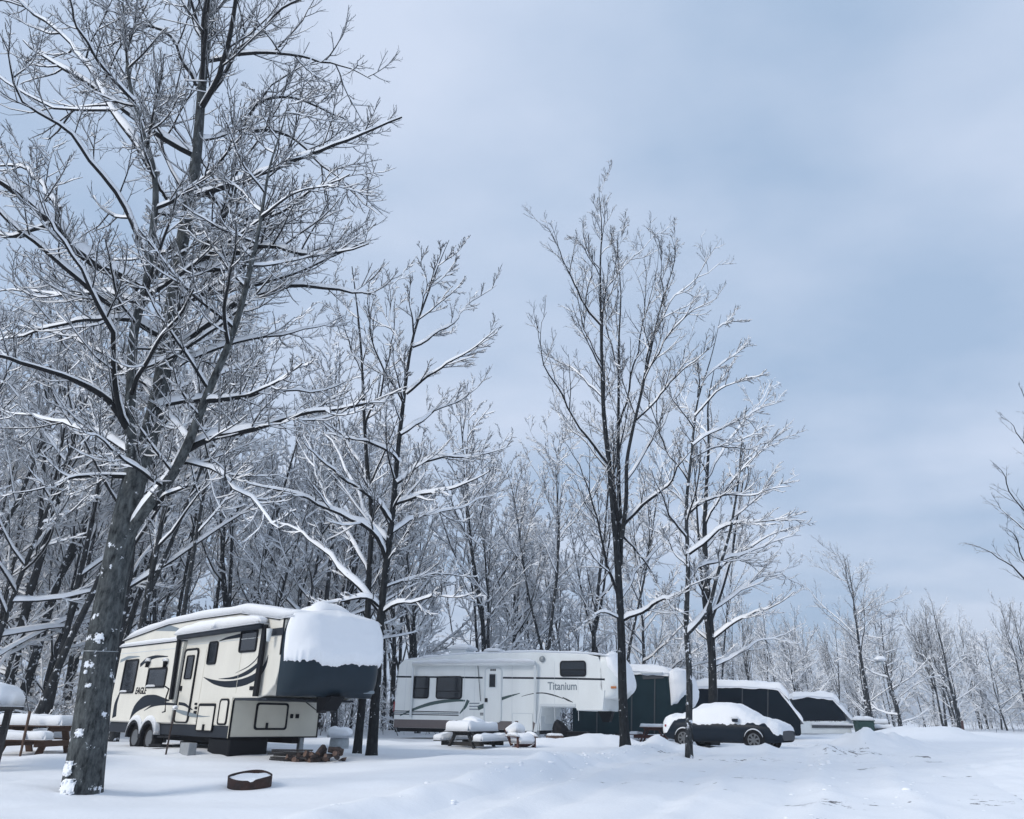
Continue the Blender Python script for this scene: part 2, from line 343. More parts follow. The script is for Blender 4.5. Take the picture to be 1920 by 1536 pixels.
# ------------------------------------------------------------------ trees
UP = np.array([0, 0, 1.])
def nrm(v): return v / (np.linalg.norm(v, axis=-1, keepdims=True) + 1e-9)
def tube_batch(P, Rr, S):
    B, N, _ = P.shape; T = nrm(np.gradient(P, axis=1)); mean = nrm(P[:, -1] - P[:, 0])
    ref = np.where(np.abs(mean[:, 2:3]) > 0.8, np.array([[1., 0, 0]]), np.array([[0, 0, 1.]]))[:, None, :]
    X = nrm(np.cross(T, np.broadcast_to(ref, T.shape))); Yv = np.cross(X, T)
    a = np.arange(S) * 2 * math.pi / S
    V = P[:, :, None] + (X[:, :, None] * np.cos(a)[None, None, :, None] + Yv[:, :, None] * np.sin(a)[None, None, :, None]) * Rr[:, :, None, None]
    b, n, s = np.meshgrid(np.arange(B), np.arange(N - 1), np.arange(S), indexing='ij')
    i0 = (b * N + n) * S; s2 = (s + 1) % S
    return V.reshape(-1, 3), np.stack([i0 + s, i0 + s2, i0 + S + s2, i0 + S + s], -1).reshape(-1, 4)
def snow_batch(P, Rr, a, b, hmax, rng, wide, full=False):
    B, N, _ = P.shape; T = nrm(np.gradient(P, axis=1)); side = np.cross(T, UP); hz = np.linalg.norm(side, axis=-1); side = nrm(side); up = nrm(np.cross(side, T))
    lump = 1 + 0.5 * (rng.random((B, N)) - .5); gone = np.where(rng.random((B, 1)) < .12, .15, 1.0)
    h = np.minimum(a + b * Rr, hmax) * np.clip((hz - .22) / .6, 0, 1) ** 1.2 * lump * gone; h[:, -1] *= .4
    w = (Rr * 1.04 + wide) * np.clip(hz * 1.6, .2, 1)
    prof = [(-1, .25, 0), (0, 1, 1), (1, .25, 0)] if not full else [(-1, .1, 0), (-.85, .6, .62), (0, .9, 1), (.85, .6, .62), (1, .1, 0)]
    prof2 = [P + side * (w * s)[..., None] + up * (Rr * k + h * q)[..., None] for s, k, q in prof]
    S = len(prof2); V = np.stack(prof2, 2)
    bb, n, s = np.meshgrid(np.arange(B), np.arange(N - 1), np.arange(S - 1), indexing='ij'); i0 = (bb * N + n) * S + s
    return V.reshape(-1, 3), np.stack([i0, i0 + 1, i0 + S + 1, i0 + S], -1).reshape(-1, 4)
def children(P, Rr, n, t0, t1, ang, lr, N, rng, up=.1, wob=.12, rk=.012, rmax=.6, taper=.55, flat=0.0, rmin=.0015):
    B, Np, _ = P.shape; L = np.linalg.norm(np.diff(P, axis=1), axis=-1).sum(1)
    t = t0 + (np.arange(n)[None] + rng.random((B, n))) / n * (t1 - t0); f = t * (Np - 1); i = np.minimum(f.astype(int), Np - 2); w = (f - i)[..., None]
    bi = np.arange(B)[:, None]
    pos = P[bi, i] * (1 - w) + P[bi, i + 1] * w; tan = nrm(P[bi, i + 1] - P[bi, i]); rad = Rr[bi, i] * (1 - w[..., 0]) + Rr[bi, i + 1] * w[..., 0]
    rv = rng.normal(size=(B, n, 3)); rv[..., 2] *= (1 - flat); perp = nrm(rv - tan * (rv * tan).sum(-1, keepdims=True))
    an = (ang + rng.normal(size=(B, n)) * .16)[..., None]
    d = nrm(tan * np.cos(an) + perp * np.sin(an)); ln = L[:, None] * lr * (1 - taper * t) * rng.uniform(.55, 1.2, (B, n))
    pos = pos.reshape(-1, 3); d = d.reshape(-1, 3); ln = ln.reshape(-1); rad = rad.reshape(-1)
    pts = [pos]; D = d
    for k in range(1, N):
        D = nrm(D + UP * up + rng.normal(size=D.shape) * wob); pts.append(pts[-1] + D * (ln / (N - 1))[:, None])
    Q = np.stack(pts, 1); r0 = np.minimum(rad * rmax, ln * rk + .002); q = np.linspace(0, 1, N)
    return Q, r0[:, None] * (1 - .75 * q)[None] + rmin
def pack(parts):
    Vs, Fs, k = [], [], 0
    for V, F in parts: Vs.append(V); Fs.append(F + k); k += len(V)
    return np.concatenate(Vs), np.concatenate(Fs)
def resample(pts, rads, N):
    pts = np.asarray(pts, float); s = np.r_[0, np.cumsum(np.linalg.norm(np.diff(pts, axis=0), axis=1))]; q = np.linspace(0, s[-1], N)
    # smooth by a cubic through the polyline
    out_ = np.stack([np.interp(q, s, pts[:, k]) for k in range(3)], 1)
    for _ in range(2): out_[1:-1] = .25 * out_[:-2] + .5 * out_[1:-1] + .25 * out_[2:]
    return out_, np.interp(q, s, rads)
def tree_meshes(name, stems, limbs, spec, rng, barkm, snow=(.012, 1.3, .13, .004), sides=10):
    """stems: traced/grown (P,R) lists of the trunk; limbs: (P,R) lists; spec: child levels"""
    tp = [tube_batch(P[None], r[None], sides) for P, r in stems]
    cp = []; sp = []
    a, b, hm, wd = snow
    for P, r in stems[1:]: sp.append(snow_batch(P[None], r[None], a, b, hm, rng, .002, True))
    lv = None
    if limbs:
        P = np.stack([l[0] for l in limbs]); r = np.stack([l[1] for l in limbs])
        cp.append(tube_batch(P, r, 6)); sp.append(snow_batch(P, r, a, b, hm, rng, wd, True)); lv = (P, r)
    for k, s in enumerate(spec):
        src = lv
        if s.get('src') in ('stems', 'forks'):
            st = stems if s['src'] == 'stems' else stems[1:]; src = (np.stack([q[0] for q in st]), np.stack([q[1] for q in st]))
        kk = {q: s[q] for q in s if q not in ('src', 'sides', 'keep', 'nosnow')}
        Q, q = children(*src, rng=rng, **kk)
        cp.append(tube_batch(Q, q, s.get('sides', 3)))
        if not s.get('nosnow'): sp.append(snow_batch(Q, q, a, b, hm, rng, wd, s.get('sides', 3) > 3))
        if s.get('keep') and lv is not None and lv[0].shape[1] == Q.shape[1]:
            lv = (np.concatenate([lv[0], Q]), np.concatenate([lv[1], q]))
        else: lv = (Q, q)
    return (np_mesh('trunk', *pack(tp), barkm), np_mesh('branches', *pack(cp), 'twig'), np_mesh('snow', *pack(sp), 'twigsnow'))
def put_tree(name, ms, loc, rz=0., s=1., label=None, cat='tree', group=None, tilt=(0, 0)):
    e = empty(name, loc); e.rotation_euler = (tilt[0], tilt[1], rz); e.scale = (s, s, s)
    link('trunk', ms[0], e); link('crown', ms[1], e); link('snow', ms[2], e)
    tag(e, label, cat, group); return e
def px_stem(pl, Y, r0, r1, N, dy=0.0, base=None, rng=R, pw=1.0):
    n = len(pl); pts = []
    for k, (x, y) in enumerate(pl):
        pts.append(at(x, y, Y + dy * (k / (n - 1)) ** 1.2))
    pts = np.array(pts)
    if base is not None: pts -= base
    s = np.r_[0, np.cumsum(np.linalg.norm(np.diff(pts, axis=0), axis=1))]; Lt = s[-1]; s /= s[-1]
    P, q = resample(pts, r0 + (r1 - r0) * s ** pw, N)
    if N <= 20:                                  # limbs are never straight: a slow crooked wander along them
        k = np.linspace(0, 1, N) * Lt; j = rng.uniform(0, 99)
        for c in range(3): P[:, c] += .16 * vnoise(k * 1.3 + j, k * 0 + c * 7.3, 3) * np.clip(k / .6, 0, 1) + .06 * vnoise(k * 3.1 + j, k * 0 + c * 5.1, 4) * np.clip(k / .4, 0, 1)
        q = q * (1 + .10 * vnoise(k * 2 + j, k * 0, 6))
    return P, q
def rough_trunk(P, r, rng, flare=.35, n=40):
    P, r = resample(P, r, n); h = P[:, 2] - P[0, 2]; return P, r * (1 + flare * np.exp(-h / .35)) 

TWIGS = lambda a, b, c: [dict(n=a, t0=.12, t1=.98, ang=.75, lr=.42, N=6, up=.10, wob=.13, rk=.010, sides=4),
                         dict(n=b, t0=.1, t1=.98, ang=.72, lr=.45, N=4, up=.09, wob=.14, rk=.008),
                         dict(n=c, t0=.1, t1=1., ang=.65, lr=.5, N=3, up=.08, wob=.14, rk=.008)]

def traced_tree(name, label, Y, trunk, r0, r1, stems, limbs, spec, seed, barkm='barkdark', snow=(.020, 1.9, .12, .007), sides=10, sunk=.25, flare=.35, trunk_dy=0.):
    rng = np.random.default_rng(seed)
    b = at(*trunk[0], Y); gzz = gz(b[0], b[1]); base = np.array([b[0], b[1], gzz])
    P, r = px_stem(trunk, Y, r0, r1, 40, trunk_dy, base); P = np.vstack([[P[0, 0], P[0, 1], -sunk], P]); r = np.r_[r[0] * 1.1, r]
    P, r = rough_trunk(P, r, rng, flare, 40)
    ss = [(P, r)]
    for pl, dy0, dy1, a, c in stems:
        q = px_stem(pl, Y + dy0, a, c, 40, dy1 - dy0, base); ss.append(q)
    ll = []
    for pl, dy0, dy1, a, c in limbs:
        ll.append(px_stem(pl, Y + dy0, a, c, 16, dy1 - dy0, base))
    ms = tree_meshes(name, ss, ll, spec, rng, barkm, snow, sides)
    return put_tree(name, ms, tuple(base), label=label)

# --- the big maple at the left, limbs traced in the photograph, each going its own way in depth
YH = 12.3
hero_trunk = [(152, 1490), (168, 1380), (185, 1240), (214, 1080), (240, 950), (262, 860)]
hs = [  # stems: px path, depth start, depth end, radius start, end
    ([(258, 900), (269, 851), (289, 797), (297, 742), (308, 703), (316, 629), (324, 570), (333, 505), (348, 416), (364, 336), (372, 257), (378, 166), (386, 99), (396, 32), (404, -60), (410, -180), (404, -320)], 0, 1.2, .160, .02),
    ([(250, 880), (246, 832), (240, 781), (248, 726), (246, 664), (252, 605), (269, 559), (281, 500), (286, 428), (295, 368), (286, 300), (262, 230), (240, 150), (236, 60), (225, -40)], -.1, -1.4, .095, .012),
    ([(238, 1010), (262, 968), (283, 942), (305, 915), (328, 887), (347, 847), (367, 797), (387, 742), (422, 664), (449, 590), (465, 523), (482, 450), (494, 380), (505, 310), (530, 240), (545, 170)], -.02, -2.0, .095, .004)]
hl = [
    ([(349, 845), (390, 824), (430, 812), (488, 801), (524, 786), (582, 764), (640, 762), (712, 750)], -.4, -1.6, .060, .008),
    ([(330, 660), (375, 629), (414, 594), (457, 566), (500, 543), (560, 539), (630, 548), (712, 552)], .5, 1.0, .085, .010),
    ([(345, 497), (400, 481), (467, 467), (511, 457), (554, 471), (610, 481), (690, 455)], .7, -.6, .070, .010),
    ([(350, 500), (388, 463), (431, 404), (439, 376), (430, 344), (437, 285), (447, 245), (475, 198), (499, 158), (530, 142), (600, 115)], .7, 2.2, .075, .012),
    ([(449, 248), (483, 236), (519, 241), (554, 265), (594, 301), (633, 336), (681, 380), (709, 408)], 1.8, 1.0, .045, .006),
    ([(470, 205), (487, 186), (546, 182), (586, 198), (633, 218), (665, 241), (700, 257)], 1.9, 3.0, .040, .006),
    ([(390, 115), (443, 103), (495, 99), (554, 103), (620, 120), (695, 150)], .9, .0, .045, .007),
    ([(345, 440), (380, 433), (435, 428), (487, 412), (534, 388), (586, 348), (650, 320)], .8, -.9, .045, .007),
    ([(292, 765), (318, 752), (344, 750), (391, 758), (441, 746), (500, 742), (560, 738), (650, 715)], .0, 1.6, .050, .007),
    ([(340, 868), (383, 871), (422, 887), (441, 910), (488, 953), (520, 990)], -.3, -1.2, .035, .006),
    ([(290, 955), (312, 925), (355, 905)], -.1, -.7, .04, .012),
    ([(250, 820), (238, 800), (215, 766), (180, 734), (148, 719), (94, 699), (43, 683), (-60, 660)], -.1, -1.8, .075, .020),
    ([(228, 780), (217, 740), (215, 687), (215, 648), (211, 598), (191, 562), (150, 500), (105, 430), (70, 340)], -.5, -2.4, .050, .008),
    ([(245, 893), (195, 887), (168, 887), (129, 890), (94, 910), (55, 926), (10, 925)], -.1, -1.2, .055, .007),
    ([(262, 540), (253, 527), (206, 503), (158, 479), (119, 447), (95, 416), (51, 384), (0, 340), (-70, 300)], -.6, -2.2, .090, .035),
    ([(99, 420), (70, 432), (35, 437), (-30, 433)], -1.6, -1.4, .035, .015),
    ([(290, 330), (280, 300), (241, 245), (218, 222), (190, 158), (158, 111), (111, 63), (59, 20), (-20, -30)], -.9, .8, .060, .018),
    ([(272, 470), (235, 405), (214, 356), (182, 317), (139, 257), (79, 222), (32, 178), (12, 130), (-5, 60)], -.8, -2.6, .045, .010),
    ([(110, 395), (99, 376), (71, 336), (43, 313), (-20, 300)], -1.5, -.8, .035, .012),
    ([(368, 160), (352, 119), (329, 87), (301, 51), (277, 44), (237, 59), (190, 99), (150, 120)], 1.0, -.2, .045, .008),
    ([(386, 80), (356, 32), (340, 0), (318, -60), (290, -120)], 1.0, 2.0, .045, .012),
    ([(262, 570), (195, 551), (148, 555), (78, 547), (-20, 551)], -.4, 1.6, .042, .008),
    ([(250, 600), (211, 598), (152, 601), (94, 617), (39, 633), (-30, 650)], -.4, -.2, .040, .008),
    ([(318, 620), (360, 560), (410, 500), (470, 440), (540, 420), (620, 420)], .5, 2.4, .045, .007),
    ([(375, 210), (410, 150), (450, 90), (500, 40), (560, 0), (600, -40)], 1.0, -1.0, .045, .010),
    ([(396, 30), (440, -20), (500, -50), (580, -60)], 1.1, 2.2, .04, .008),
    ([(250, 190), (200, 130), (150, 60), (110, -30)], -1.2, -2.6, .035, .008),
    ([(355, 370), (310, 300), (280, 220), (262, 140), (255, 40)], .8, 2.6, .05, .009),
    ([(300, 735), (240, 690), (170, 650), (100, 620), (20, 610)], .1, 2.2, .045, .007),
    ([(306, 705), (380, 660), (470, 630), (560, 620), (640, 590)], .3, 2.8, .045, .007),
    ([(262, 868), (220, 830), (150, 800), (80, 790), (0, 770)], .1, 2.2, .045, .007),
]
hero = traced_tree('maple_tree', 'tallest thick-trunked tree, cream trailer partly behind its trunk', YH, hero_trunk, .262, .185, hs, hl,
    [dict(src='forks', n=25, t0=.12, t1=.99, ang=1.1, lr=.31, N=16, up=.025, wob=.07, rk=.012, sides=5, keep=True, taper=.6),
     dict(n=10, t0=.10, t1=.98, ang=.78, lr=.44, N=7, up=.14, wob=.10, rk=.0080, sides=4),
     dict(n=8, t0=.10, t1=.98, ang=.80, lr=.56, N=4, up=.17, wob=.11, rk=.0058, rmin=.002),
     dict(n=3, t0=.2, t1=.95, ang=.75, lr=.60, N=4, up=.20, wob=.12, rk=.0052, rmin=.002, nosnow=True)], 5, 'bark', snow=(.014, 1.9, .15, .006), sides=18, flare=.22)

m1 = traced_tree('young_tree', 'slim dark tree right against the snowy nose of the cream trailer', 20.0,
    [(698, 1395), (706, 1280), (713, 1150), (728, 1030), (738, 950), (745, 850), (757, 750), (765, 680), (776, 615), (800, 560), (820, 500), (842, 450)], .125, .008, [],
    [([(735, 980), (705, 942), (670, 920), (626, 889), (601, 860), (570, 830)], 0, -1.5, .06, .008),
     ([(724, 1048), (705, 1002), (674, 980), (637, 964), (581, 942), (559, 929), (530, 924), (484, 915), (448, 895)], 0, -2.0, .07, .008),
     ([(714, 1148), (692, 1112), (659, 1090), (634, 1066), (625, 1044), (581, 1015), (552, 993), (520, 980)], 0, 1.2, .07, .008),
     ([(712, 1140), (699, 1130), (670, 1123), (614, 1129), (581, 1137)], 0, -.7, .05, .01),
     ([(722, 1101), (758, 1083), (780, 1079), (830, 1075), (890, 1078)], 0, 1.6, .05, .008),
     ([(747, 866), (731, 844), (698, 830), (655, 826), (610, 815)], 0, -1.0, .045, .007),
     ([(744, 906), (779, 877), (819, 859), (881, 859), (960, 837)], 0, 1.0, .055, .007),
     ([(741, 946), (790, 928), (844, 917), (880, 903), (920, 880)], 0, -2.0, .045, .007),
     ([(752, 815), (793, 790), (826, 764), (873, 750), (906, 713)], 0, 1.4, .045, .006),
     ([(762, 739), (808, 702), (844, 677), (888, 648), (932, 615)], 0, -1.0, .04, .006),
     ([(774, 651), (815, 629), (848, 611), (881, 567), (932, 535)], 0, .8, .035, .005),
     ([(766, 700), (745, 650), (730, 590), (735, 540), (755, 500)], 0, 1.2, .035, .005),
     ([(758, 760), (725, 700), (700, 640), (690, 580), (700, 520)], 0, -1.2, .04, .005),
     ([(733, 1000), (770, 975), (810, 960), (860, 955), (905, 930)], 0, 2.2, .045, .006),
     ([(730, 1020), (690, 975), (660, 900), (630, 840), (590, 790)], 0, 2.4, .05, .006),
     ([(715, 1150), (760, 1130), (800, 1118), (850, 1120), (890, 1110)], 0, -1.6, .04, .007),
     ([(790, 580), (800, 530), (790, 490), (795, 460)], 0, -.5, .02, .004)],
    [dict(src='stems', n=14, t0=.3, t1=.97, ang=.75, lr=.2, N=16, up=.06, wob=.06, rk=.012, sides=5, keep=True), dict(n=9, t0=.12, t1=.98, ang=.62, lr=.36, N=6, up=.10, wob=.11, rk=.010, sides=4), dict(n=7, t0=.1, t1=.98, ang=.55, lr=.5, N=4, up=.08, wob=.09, rk=.009, rmin=.0025), dict(n=4, t0=.1, t1=1, ang=.5, lr=.5, N=2, up=.06, wob=.1, rk=.009, rmin=.0025, nosnow=True)], 8)
m1b = traced_tree('leaning_tree', 'thin grey tree half hidden behind the cream trailer nose', 21.4,
    [(671, 1390), (682, 1300), (690, 1154), (692, 1059), (697, 1004), (701, 960), (690, 910), (682, 768), (678, 658), (669, 567), (660, 500)], .105, .015, [],
    [([(692, 1080), (660, 1020), (620, 960), (590, 890), (570, 800)], 0, 1.5, .05, .007), ([(690, 900), (650, 830), (620, 760), (600, 680)], 0, 1.0, .045, .006),
     ([(684, 800), (720, 720), (740, 640), (745, 560)], 0, -1.0, .04, .006), ([(697, 1010), (740, 960), (790, 900), (820, 830)], 0, 1.4, .045, .006), ([(680, 700), (650, 640), (630, 570), (625, 510)], 0, -.6, .03, .005)],
    [dict(src='stems', n=9, t0=.25, t1=.97, ang=.75, lr=.22, N=16, up=.06, wob=.06, rk=.012, sides=5, keep=True), dict(n=10, t0=.15, t1=.98, ang=.6, lr=.36, N=6, up=.12, wob=.11, rk=.010, sides=4), dict(n=6, t0=.1, t1=.98, ang=.62, lr=.48, N=4, up=.08, wob=.13, rk=.009), dict(n=4, t0=.1, t1=1, ang=.6, lr=.5, N=2, up=.06, wob=.14, rk=.009)], 9)
m2 = traced_tree('tall_tree', 'tall many-stemmed tree standing in front of the white trailer nose', 26.0,
    [(1173, 1406), (1166, 1300), (1166, 1167), (1160, 1114), (1159, 1043), (1153, 990), (1145, 902), (1141, 848), (1131, 790), (1129, 694), (1127, 613), (1126, 548), (1124, 483), (1129, 444), (1132, 411), (1121, 378), (1119, 352), (1124, 328)], .155, .004,
    [([(1163, 1060), (1165, 1000), (1160, 919), (1159, 831), (1160, 745), (1160, 645), (1165, 548), (1158, 480), (1157, 435)], .2, 1.2, .085, .006),
     ([(1166, 1010), (1175, 937), (1174, 866), (1187, 802), (1195, 770), (1217, 672), (1237, 580), (1253, 532), (1269, 476), (1258, 440)], -.2, -1.4, .08, .006)],
    [([(1127, 610), (1097, 574), (1074, 531), (1057, 495), (1044, 456), (1028, 427), (1002, 414)], 0, -1, .05, .005),
     ([(1141, 870), (1100, 818), (1074, 772), (1057, 743), (1031, 707), (1015, 671), (1010, 613), (1022, 584)], 0, -1.6, .06, .006),
     ([(1130, 745), (1100, 717), (1071, 691), (1028, 665)], 0, 1.2, .045, .010),
     ([(1127, 555), (1168, 505), (1204, 466), (1243, 427)], 0, 1.5, .035, .004),
     ([(1205, 720), (1220, 649), (1253, 567), (1285, 538), (1318, 515), (1354, 492)], -.6, .6, .045, .005),
     ([(1210, 700), (1250, 630), (1290, 590), (1330, 570), (1350, 555)], -.6, -2.0, .04, .005),
     ([(1168, 985), (1208, 937), (1247, 912), (1270, 880), (1292, 850)], 0, -2.0, .075, .010),
     ([(1160, 1125), (1141, 1061), (1116, 972), (1102, 912), (1080, 860), (1050, 820)], 0, -1.4, .06, .006),
     ([(1168, 1163), (1215, 1139), (1251, 1121), (1286, 1103), (1335, 1080)], 0, -2.2, .065, .008),
     ([(1164, 1124), (1180, 1093), (1212, 1054), (1247, 1015), (1290, 985)], 0, 1.6, .055, .007),
     ([(1163, 1160), (1127, 1146), (1102, 1167), (1074, 1167)], 0, -1.5, .035, .008),
     ([(1165, 1000), (1190, 1030), (1215, 1060), (1240, 1105), (1255, 1130)], .3, 1.0, .045, .010),
     ([(1160, 900), (1120, 860), (1080, 810), (1050, 780), (1035, 740)], .2, 2.0, .045, .006),
     ([(1175, 900), (1220, 830), (1255, 770), (1280, 700), (1290, 640)], -.2, 1.8, .05, .006),
     ([(1160, 800), (1185, 720), (1200, 630), (1215, 550), (1210, 480)], .3, 2.0, .05, .005),
     ([(1128, 680), (1095, 620), (1080, 560), (1075, 500)], 0, 1.0, .035, .005),
     ([(1126, 520), (1100, 470), (1085, 450), (1060, 440)], 0, -.8, .025, .004),
     ([(1161, 700), (1140, 620), (1130, 560), (1090, 480)], .6, 2.4, .04, .005),
     ([(1125, 480), (1150, 440), (1170, 430)], 0, .5, .018, .004), ([(1240, 575), (1240, 500), (1235, 440)], -1.2, -1.6, .02, .004),
     ([(1190, 790), (1240, 740), (1280, 690), (1320, 660), (1340, 640)], -.4, -2.4, .045, .005)],
    [dict(src='stems', n=12, t0=.28, t1=.97, ang=.6, lr=.24, N=16, up=.10, wob=.06, rk=.011, sides=5, keep=True), dict(n=9, t0=.15, t1=.98, ang=.62, lr=.42, N=6, up=.14, wob=.10, rk=.008, sides=4, rmin=.0025), dict(n=6, t0=.1, t1=.98, ang=.70, lr=.56, N=4, up=.14, wob=.12, rk=.007, rmin=.0025), dict(n=3, t0=.2, t1=.95, ang=.7, lr=.6, N=3, up=.14, wob=.12, rk=.006, rmin=.0025, nosnow=True)], 10,
    snow=(.009, 1.9, .17, .004))
m3 = traced_tree('slender_tree', 'slender tree with snow-plastered trunk standing before the dark parked car', 25.3,
    [(1291, 1408), (1292, 1332), (1294, 1245), (1284, 1181), (1287, 1135), (1292, 1079), (1288, 1008), (1285, 937), (1294, 884), (1300, 813), (1307, 743), (1321, 711), (1334, 672), (1347, 613), (1352, 590)], .11, .006,
    [([(1287, 1190), (1311, 1167), (1330, 1142), (1343, 1085), (1358, 1035), (1371, 990), (1385, 902), (1390, 830), (1400, 760)], 0, -1.5, .075, .007)],
    [([(1290, 1040), (1318, 1015), (1361, 987), (1414, 980), (1513, 976)], 0, -1.2, .055, .006), ([(1290, 1090), (1314, 1064), (1343, 1050), (1385, 1043), (1440, 1020), (1505, 1000)], 0, 1.6, .055, .006),
     ([(1288, 965), (1329, 937), (1353, 933), (1407, 930), (1480, 915)], 0, -1.8, .045, .006), ([(1299, 835), (1336, 809), (1371, 795), (1407, 778), (1470, 750)], 0, 1.2, .04, .005),
     ([(1290, 900), (1260, 860), (1235, 800), (1225, 740), (1230, 690)], 0, 1.0, .04, .005), ([(1304, 780), (1340, 740), (1390, 715), (1430, 700)], 0, -1.4, .035, .005),
     ([(1320, 712), (1350, 680), (1390, 650), (1410, 645)], 0, 1.0, .03, .004), ([(1347, 615), (1370, 600), (1400, 605)], 0, .5, .016, .004), ([(1308, 745), (1308, 700), (1307, 680)], 0, .1, .028, .015),
     ([(1289, 1010), (1260, 970), (1240, 930), (1225, 880)], 0, -1.2, .04, .006), ([(1292, 1070), (1265, 1030), (1235, 1000), (1205, 985)], 0, .8, .035, .006), ([(1296, 860), (1340, 840), (1400, 840), (1480, 820)], 0, 2.0, .04, .005)],
    [dict(src='stems', n=9, t0=.25, t1=.97, ang=.7, lr=.2, N=16, up=.06, wob=.06, rk=.011, sides=5, keep=True), dict(n=9, t0=.15, t1=.98, ang=.58, lr=.36, N=6, up=.10, wob=.11, rk=.009, sides=4), dict(n=7, t0=.1, t1=.98, ang=.55, lr=.5, N=4, up=.07, wob=.1, rk=.008, rmin=.0025), dict(n=4, t0=.1, t1=1, ang=.5, lr=.5, N=2, up=.05, wob=.12, rk=.008, rmin=.0025, nosnow=True)], 12,
    'barksnow', snow=(.016, 2.1, .18, .007))
m4 = traced_tree('spreading_tree', 'dark-trunked tree between the parked car and the navy covered trailer', 34.0,
    [(1336, 1352), (1337, 1290), (1334, 1200), (1326, 1100), (1320, 1000), (1325, 900), (1330, 830), (1325, 760), (1340, 690)], .19, .015,
    [([(1330, 1170), (1352, 1110), (1372, 1040), (1385, 950), (1400, 860), (1420, 790)], 0, 2, .10, .012), ([(1333, 1230), (1320, 1130), (1312, 1040), (1305, 930), (1300, 840)], 0, -1.5, .10, .012)],
    [([(1334, 1200), (1370, 1170), (1410, 1150), (1450, 1140), (1490, 1110)], 0, -2.5, .06, .007), ([(1330, 1150), (1380, 1110), (1430, 1080), (1500, 1060)], 0, 2.0, .06, .007),
     ([(1326, 1090), (1380, 1040), (1430, 1010), (1490, 990)], 0, -2.0, .06, .006), ([(1322, 1030), (1370, 970), (1430, 930), (1500, 890)], 0, 2.4, .06, .006),
     ([(1321, 990), (1360, 910), (1410, 860), (1470, 810)], 0, -2.0, .055, .006), ([(1325, 900), (1370, 820), (1420, 770), (1440, 720)], 0, 1.6, .05, .006),
     ([(1322, 1020), (1285, 950), (1250, 890), (1230, 830)], 0, 2.0, .05, .006), ([(1334, 1210), (1290, 1160), (1250, 1130), (1215, 1120)], 0, 1.5, .05, .006), ([(1336, 1250), (1380, 1230), (1430, 1200), (1480, 1190)], 0, 1.5, .05, .006), ([(1328, 840), (1290, 770), (1270, 700)], 0, 1.5, .04, .006)],
    [dict(src='stems', n=8, t0=.25, t1=.97, ang=.8, lr=.3, N=16, up=.05, wob=.06, rk=.011, sides=5, keep=True), dict(n=9, t0=.1, t1=.98, ang=.55, lr=.38, N=6, up=.08, wob=.11, rk=.010, sides=4), dict(n=8, t0=.1, t1=.98, ang=.6, lr=.46, N=4, up=.07, wob=.13, rk=.009), dict(n=4, t0=.1, t1=1, ang=.6, lr=.5, N=2, up=.05, wob=.15, rk=.009)], 14, snow=(.026, 2.0, .18, .012))
mr = traced_tree('edge_tree', 'bare tree whose thin branches reach in at the right edge', 24.0,
    [(2030, 1420), (2010, 1280), (1995, 1160), (1990, 1060), (1980, 940), (1970, 820), (1955, 700), (1950, 600)], .2, .02, [],
    [([(1995, 1150), (1960, 1115), (1920, 1081), (1897, 1063), (1883, 1053), (1856, 1037), (1833, 1025), (1811, 1016)], 0, -.8, .045, .004),
     ([(1990, 1070), (1950, 1025), (1920, 996), (1894, 970), (1868, 949), (1843, 943)], 0, .8, .045, .004), ([(1985, 1040), (1945, 1000), (1920, 964), (1891, 920), (1877, 885), (1853, 860)], 0, -1, .045, .004),
     ([(1972, 920), (1945, 870), (1920, 829), (1891, 788), (1868, 784)], 0, .7, .04, .004), ([(1965, 830), (1940, 790), (1915, 740), (1905, 720)], 0, -.8, .035, .004), ([(1990, 1080), (1930, 1070), (1912, 1030), (1905, 1000), (1880, 990)], 0, -1.6, .03, .004)],
    [dict(n=7, t0=.25, t1=.98, ang=.6, lr=.34, N=6, up=.08, wob=.12, rk=.008, sides=4), dict(n=5, t0=.1, t1=.98, ang=.6, lr=.45, N=4, up=.05, wob=.13, rk=.007), dict(n=3, t0=.1, t1=1, ang=.6, lr=.5, N=2, up=.05, wob=.15, rk=.007)], 15, snow=(.0, .35, .03, .0))

# --- woods: ten grown kinds, set out one by one
def grown(seed, H, r, cb, nl, ang, up, lr=.46, lean=.03, dens=(7, 6, 4), fork=0, tap=.72, snow=(.045, 1.9, .13, .014), barkm='barkfar', wobble=.035):
    rng = np.random.default_rng(seed); n = 24
    def stem(p0, d0, L, ra, rb):
        pts = [np.array(p0, float)]; d = np.array(d0, float)
        for k in range(n - 1): d = nrm(d + rng.normal(size=3) * wobble + UP * .04); pts.append(pts[-1] + d * L / (n - 1))
        return np.array(pts), ra + (rb - ra) * np.linspace(0, 1, n) ** .9
    P, q = stem((0, 0, -.3), nrm(np.array([rng.normal() * lean, rng.normal() * lean, 1])), H, r, .012); ss = [(P, q * (1 + .3 * np.exp(-(P[:, 2] + .3) / .4)))]
    for k in range(fork):
        i = int(n * rng.uniform(.15, .4)); az = rng.uniform(0, 6.28); ss.append(stem(P[i], nrm(np.array([math.cos(az) * .35, math.sin(az) * .35, 1])), H * (1 - i / n) * .92, q[i] * .75, .01))
    spec = [dict(src='stems', n=nl, t0=cb, t1=.98, ang=ang, lr=lr, N=8, up=up, wob=.09, rk=.0085, sides=4, taper=tap, rmax=.55), dict(n=dens[0], t0=.15, t1=.98, ang=.6, lr=.42, N=5, up=.07, wob=.13, rk=.010),
            dict(n=dens[1], t0=.1, t1=.98, ang=.6, lr=.46, N=4, up=.05, wob=.14, rk=.010)]
    if dens[2]: spec.append(dict(n=dens[2], t0=.1, t1=1, ang=.6, lr=.5, N=2, up=.04, wob=.15, rk=.011))
    return tree_meshes('w', ss, None, spec, rng, barkm, snow, 8)
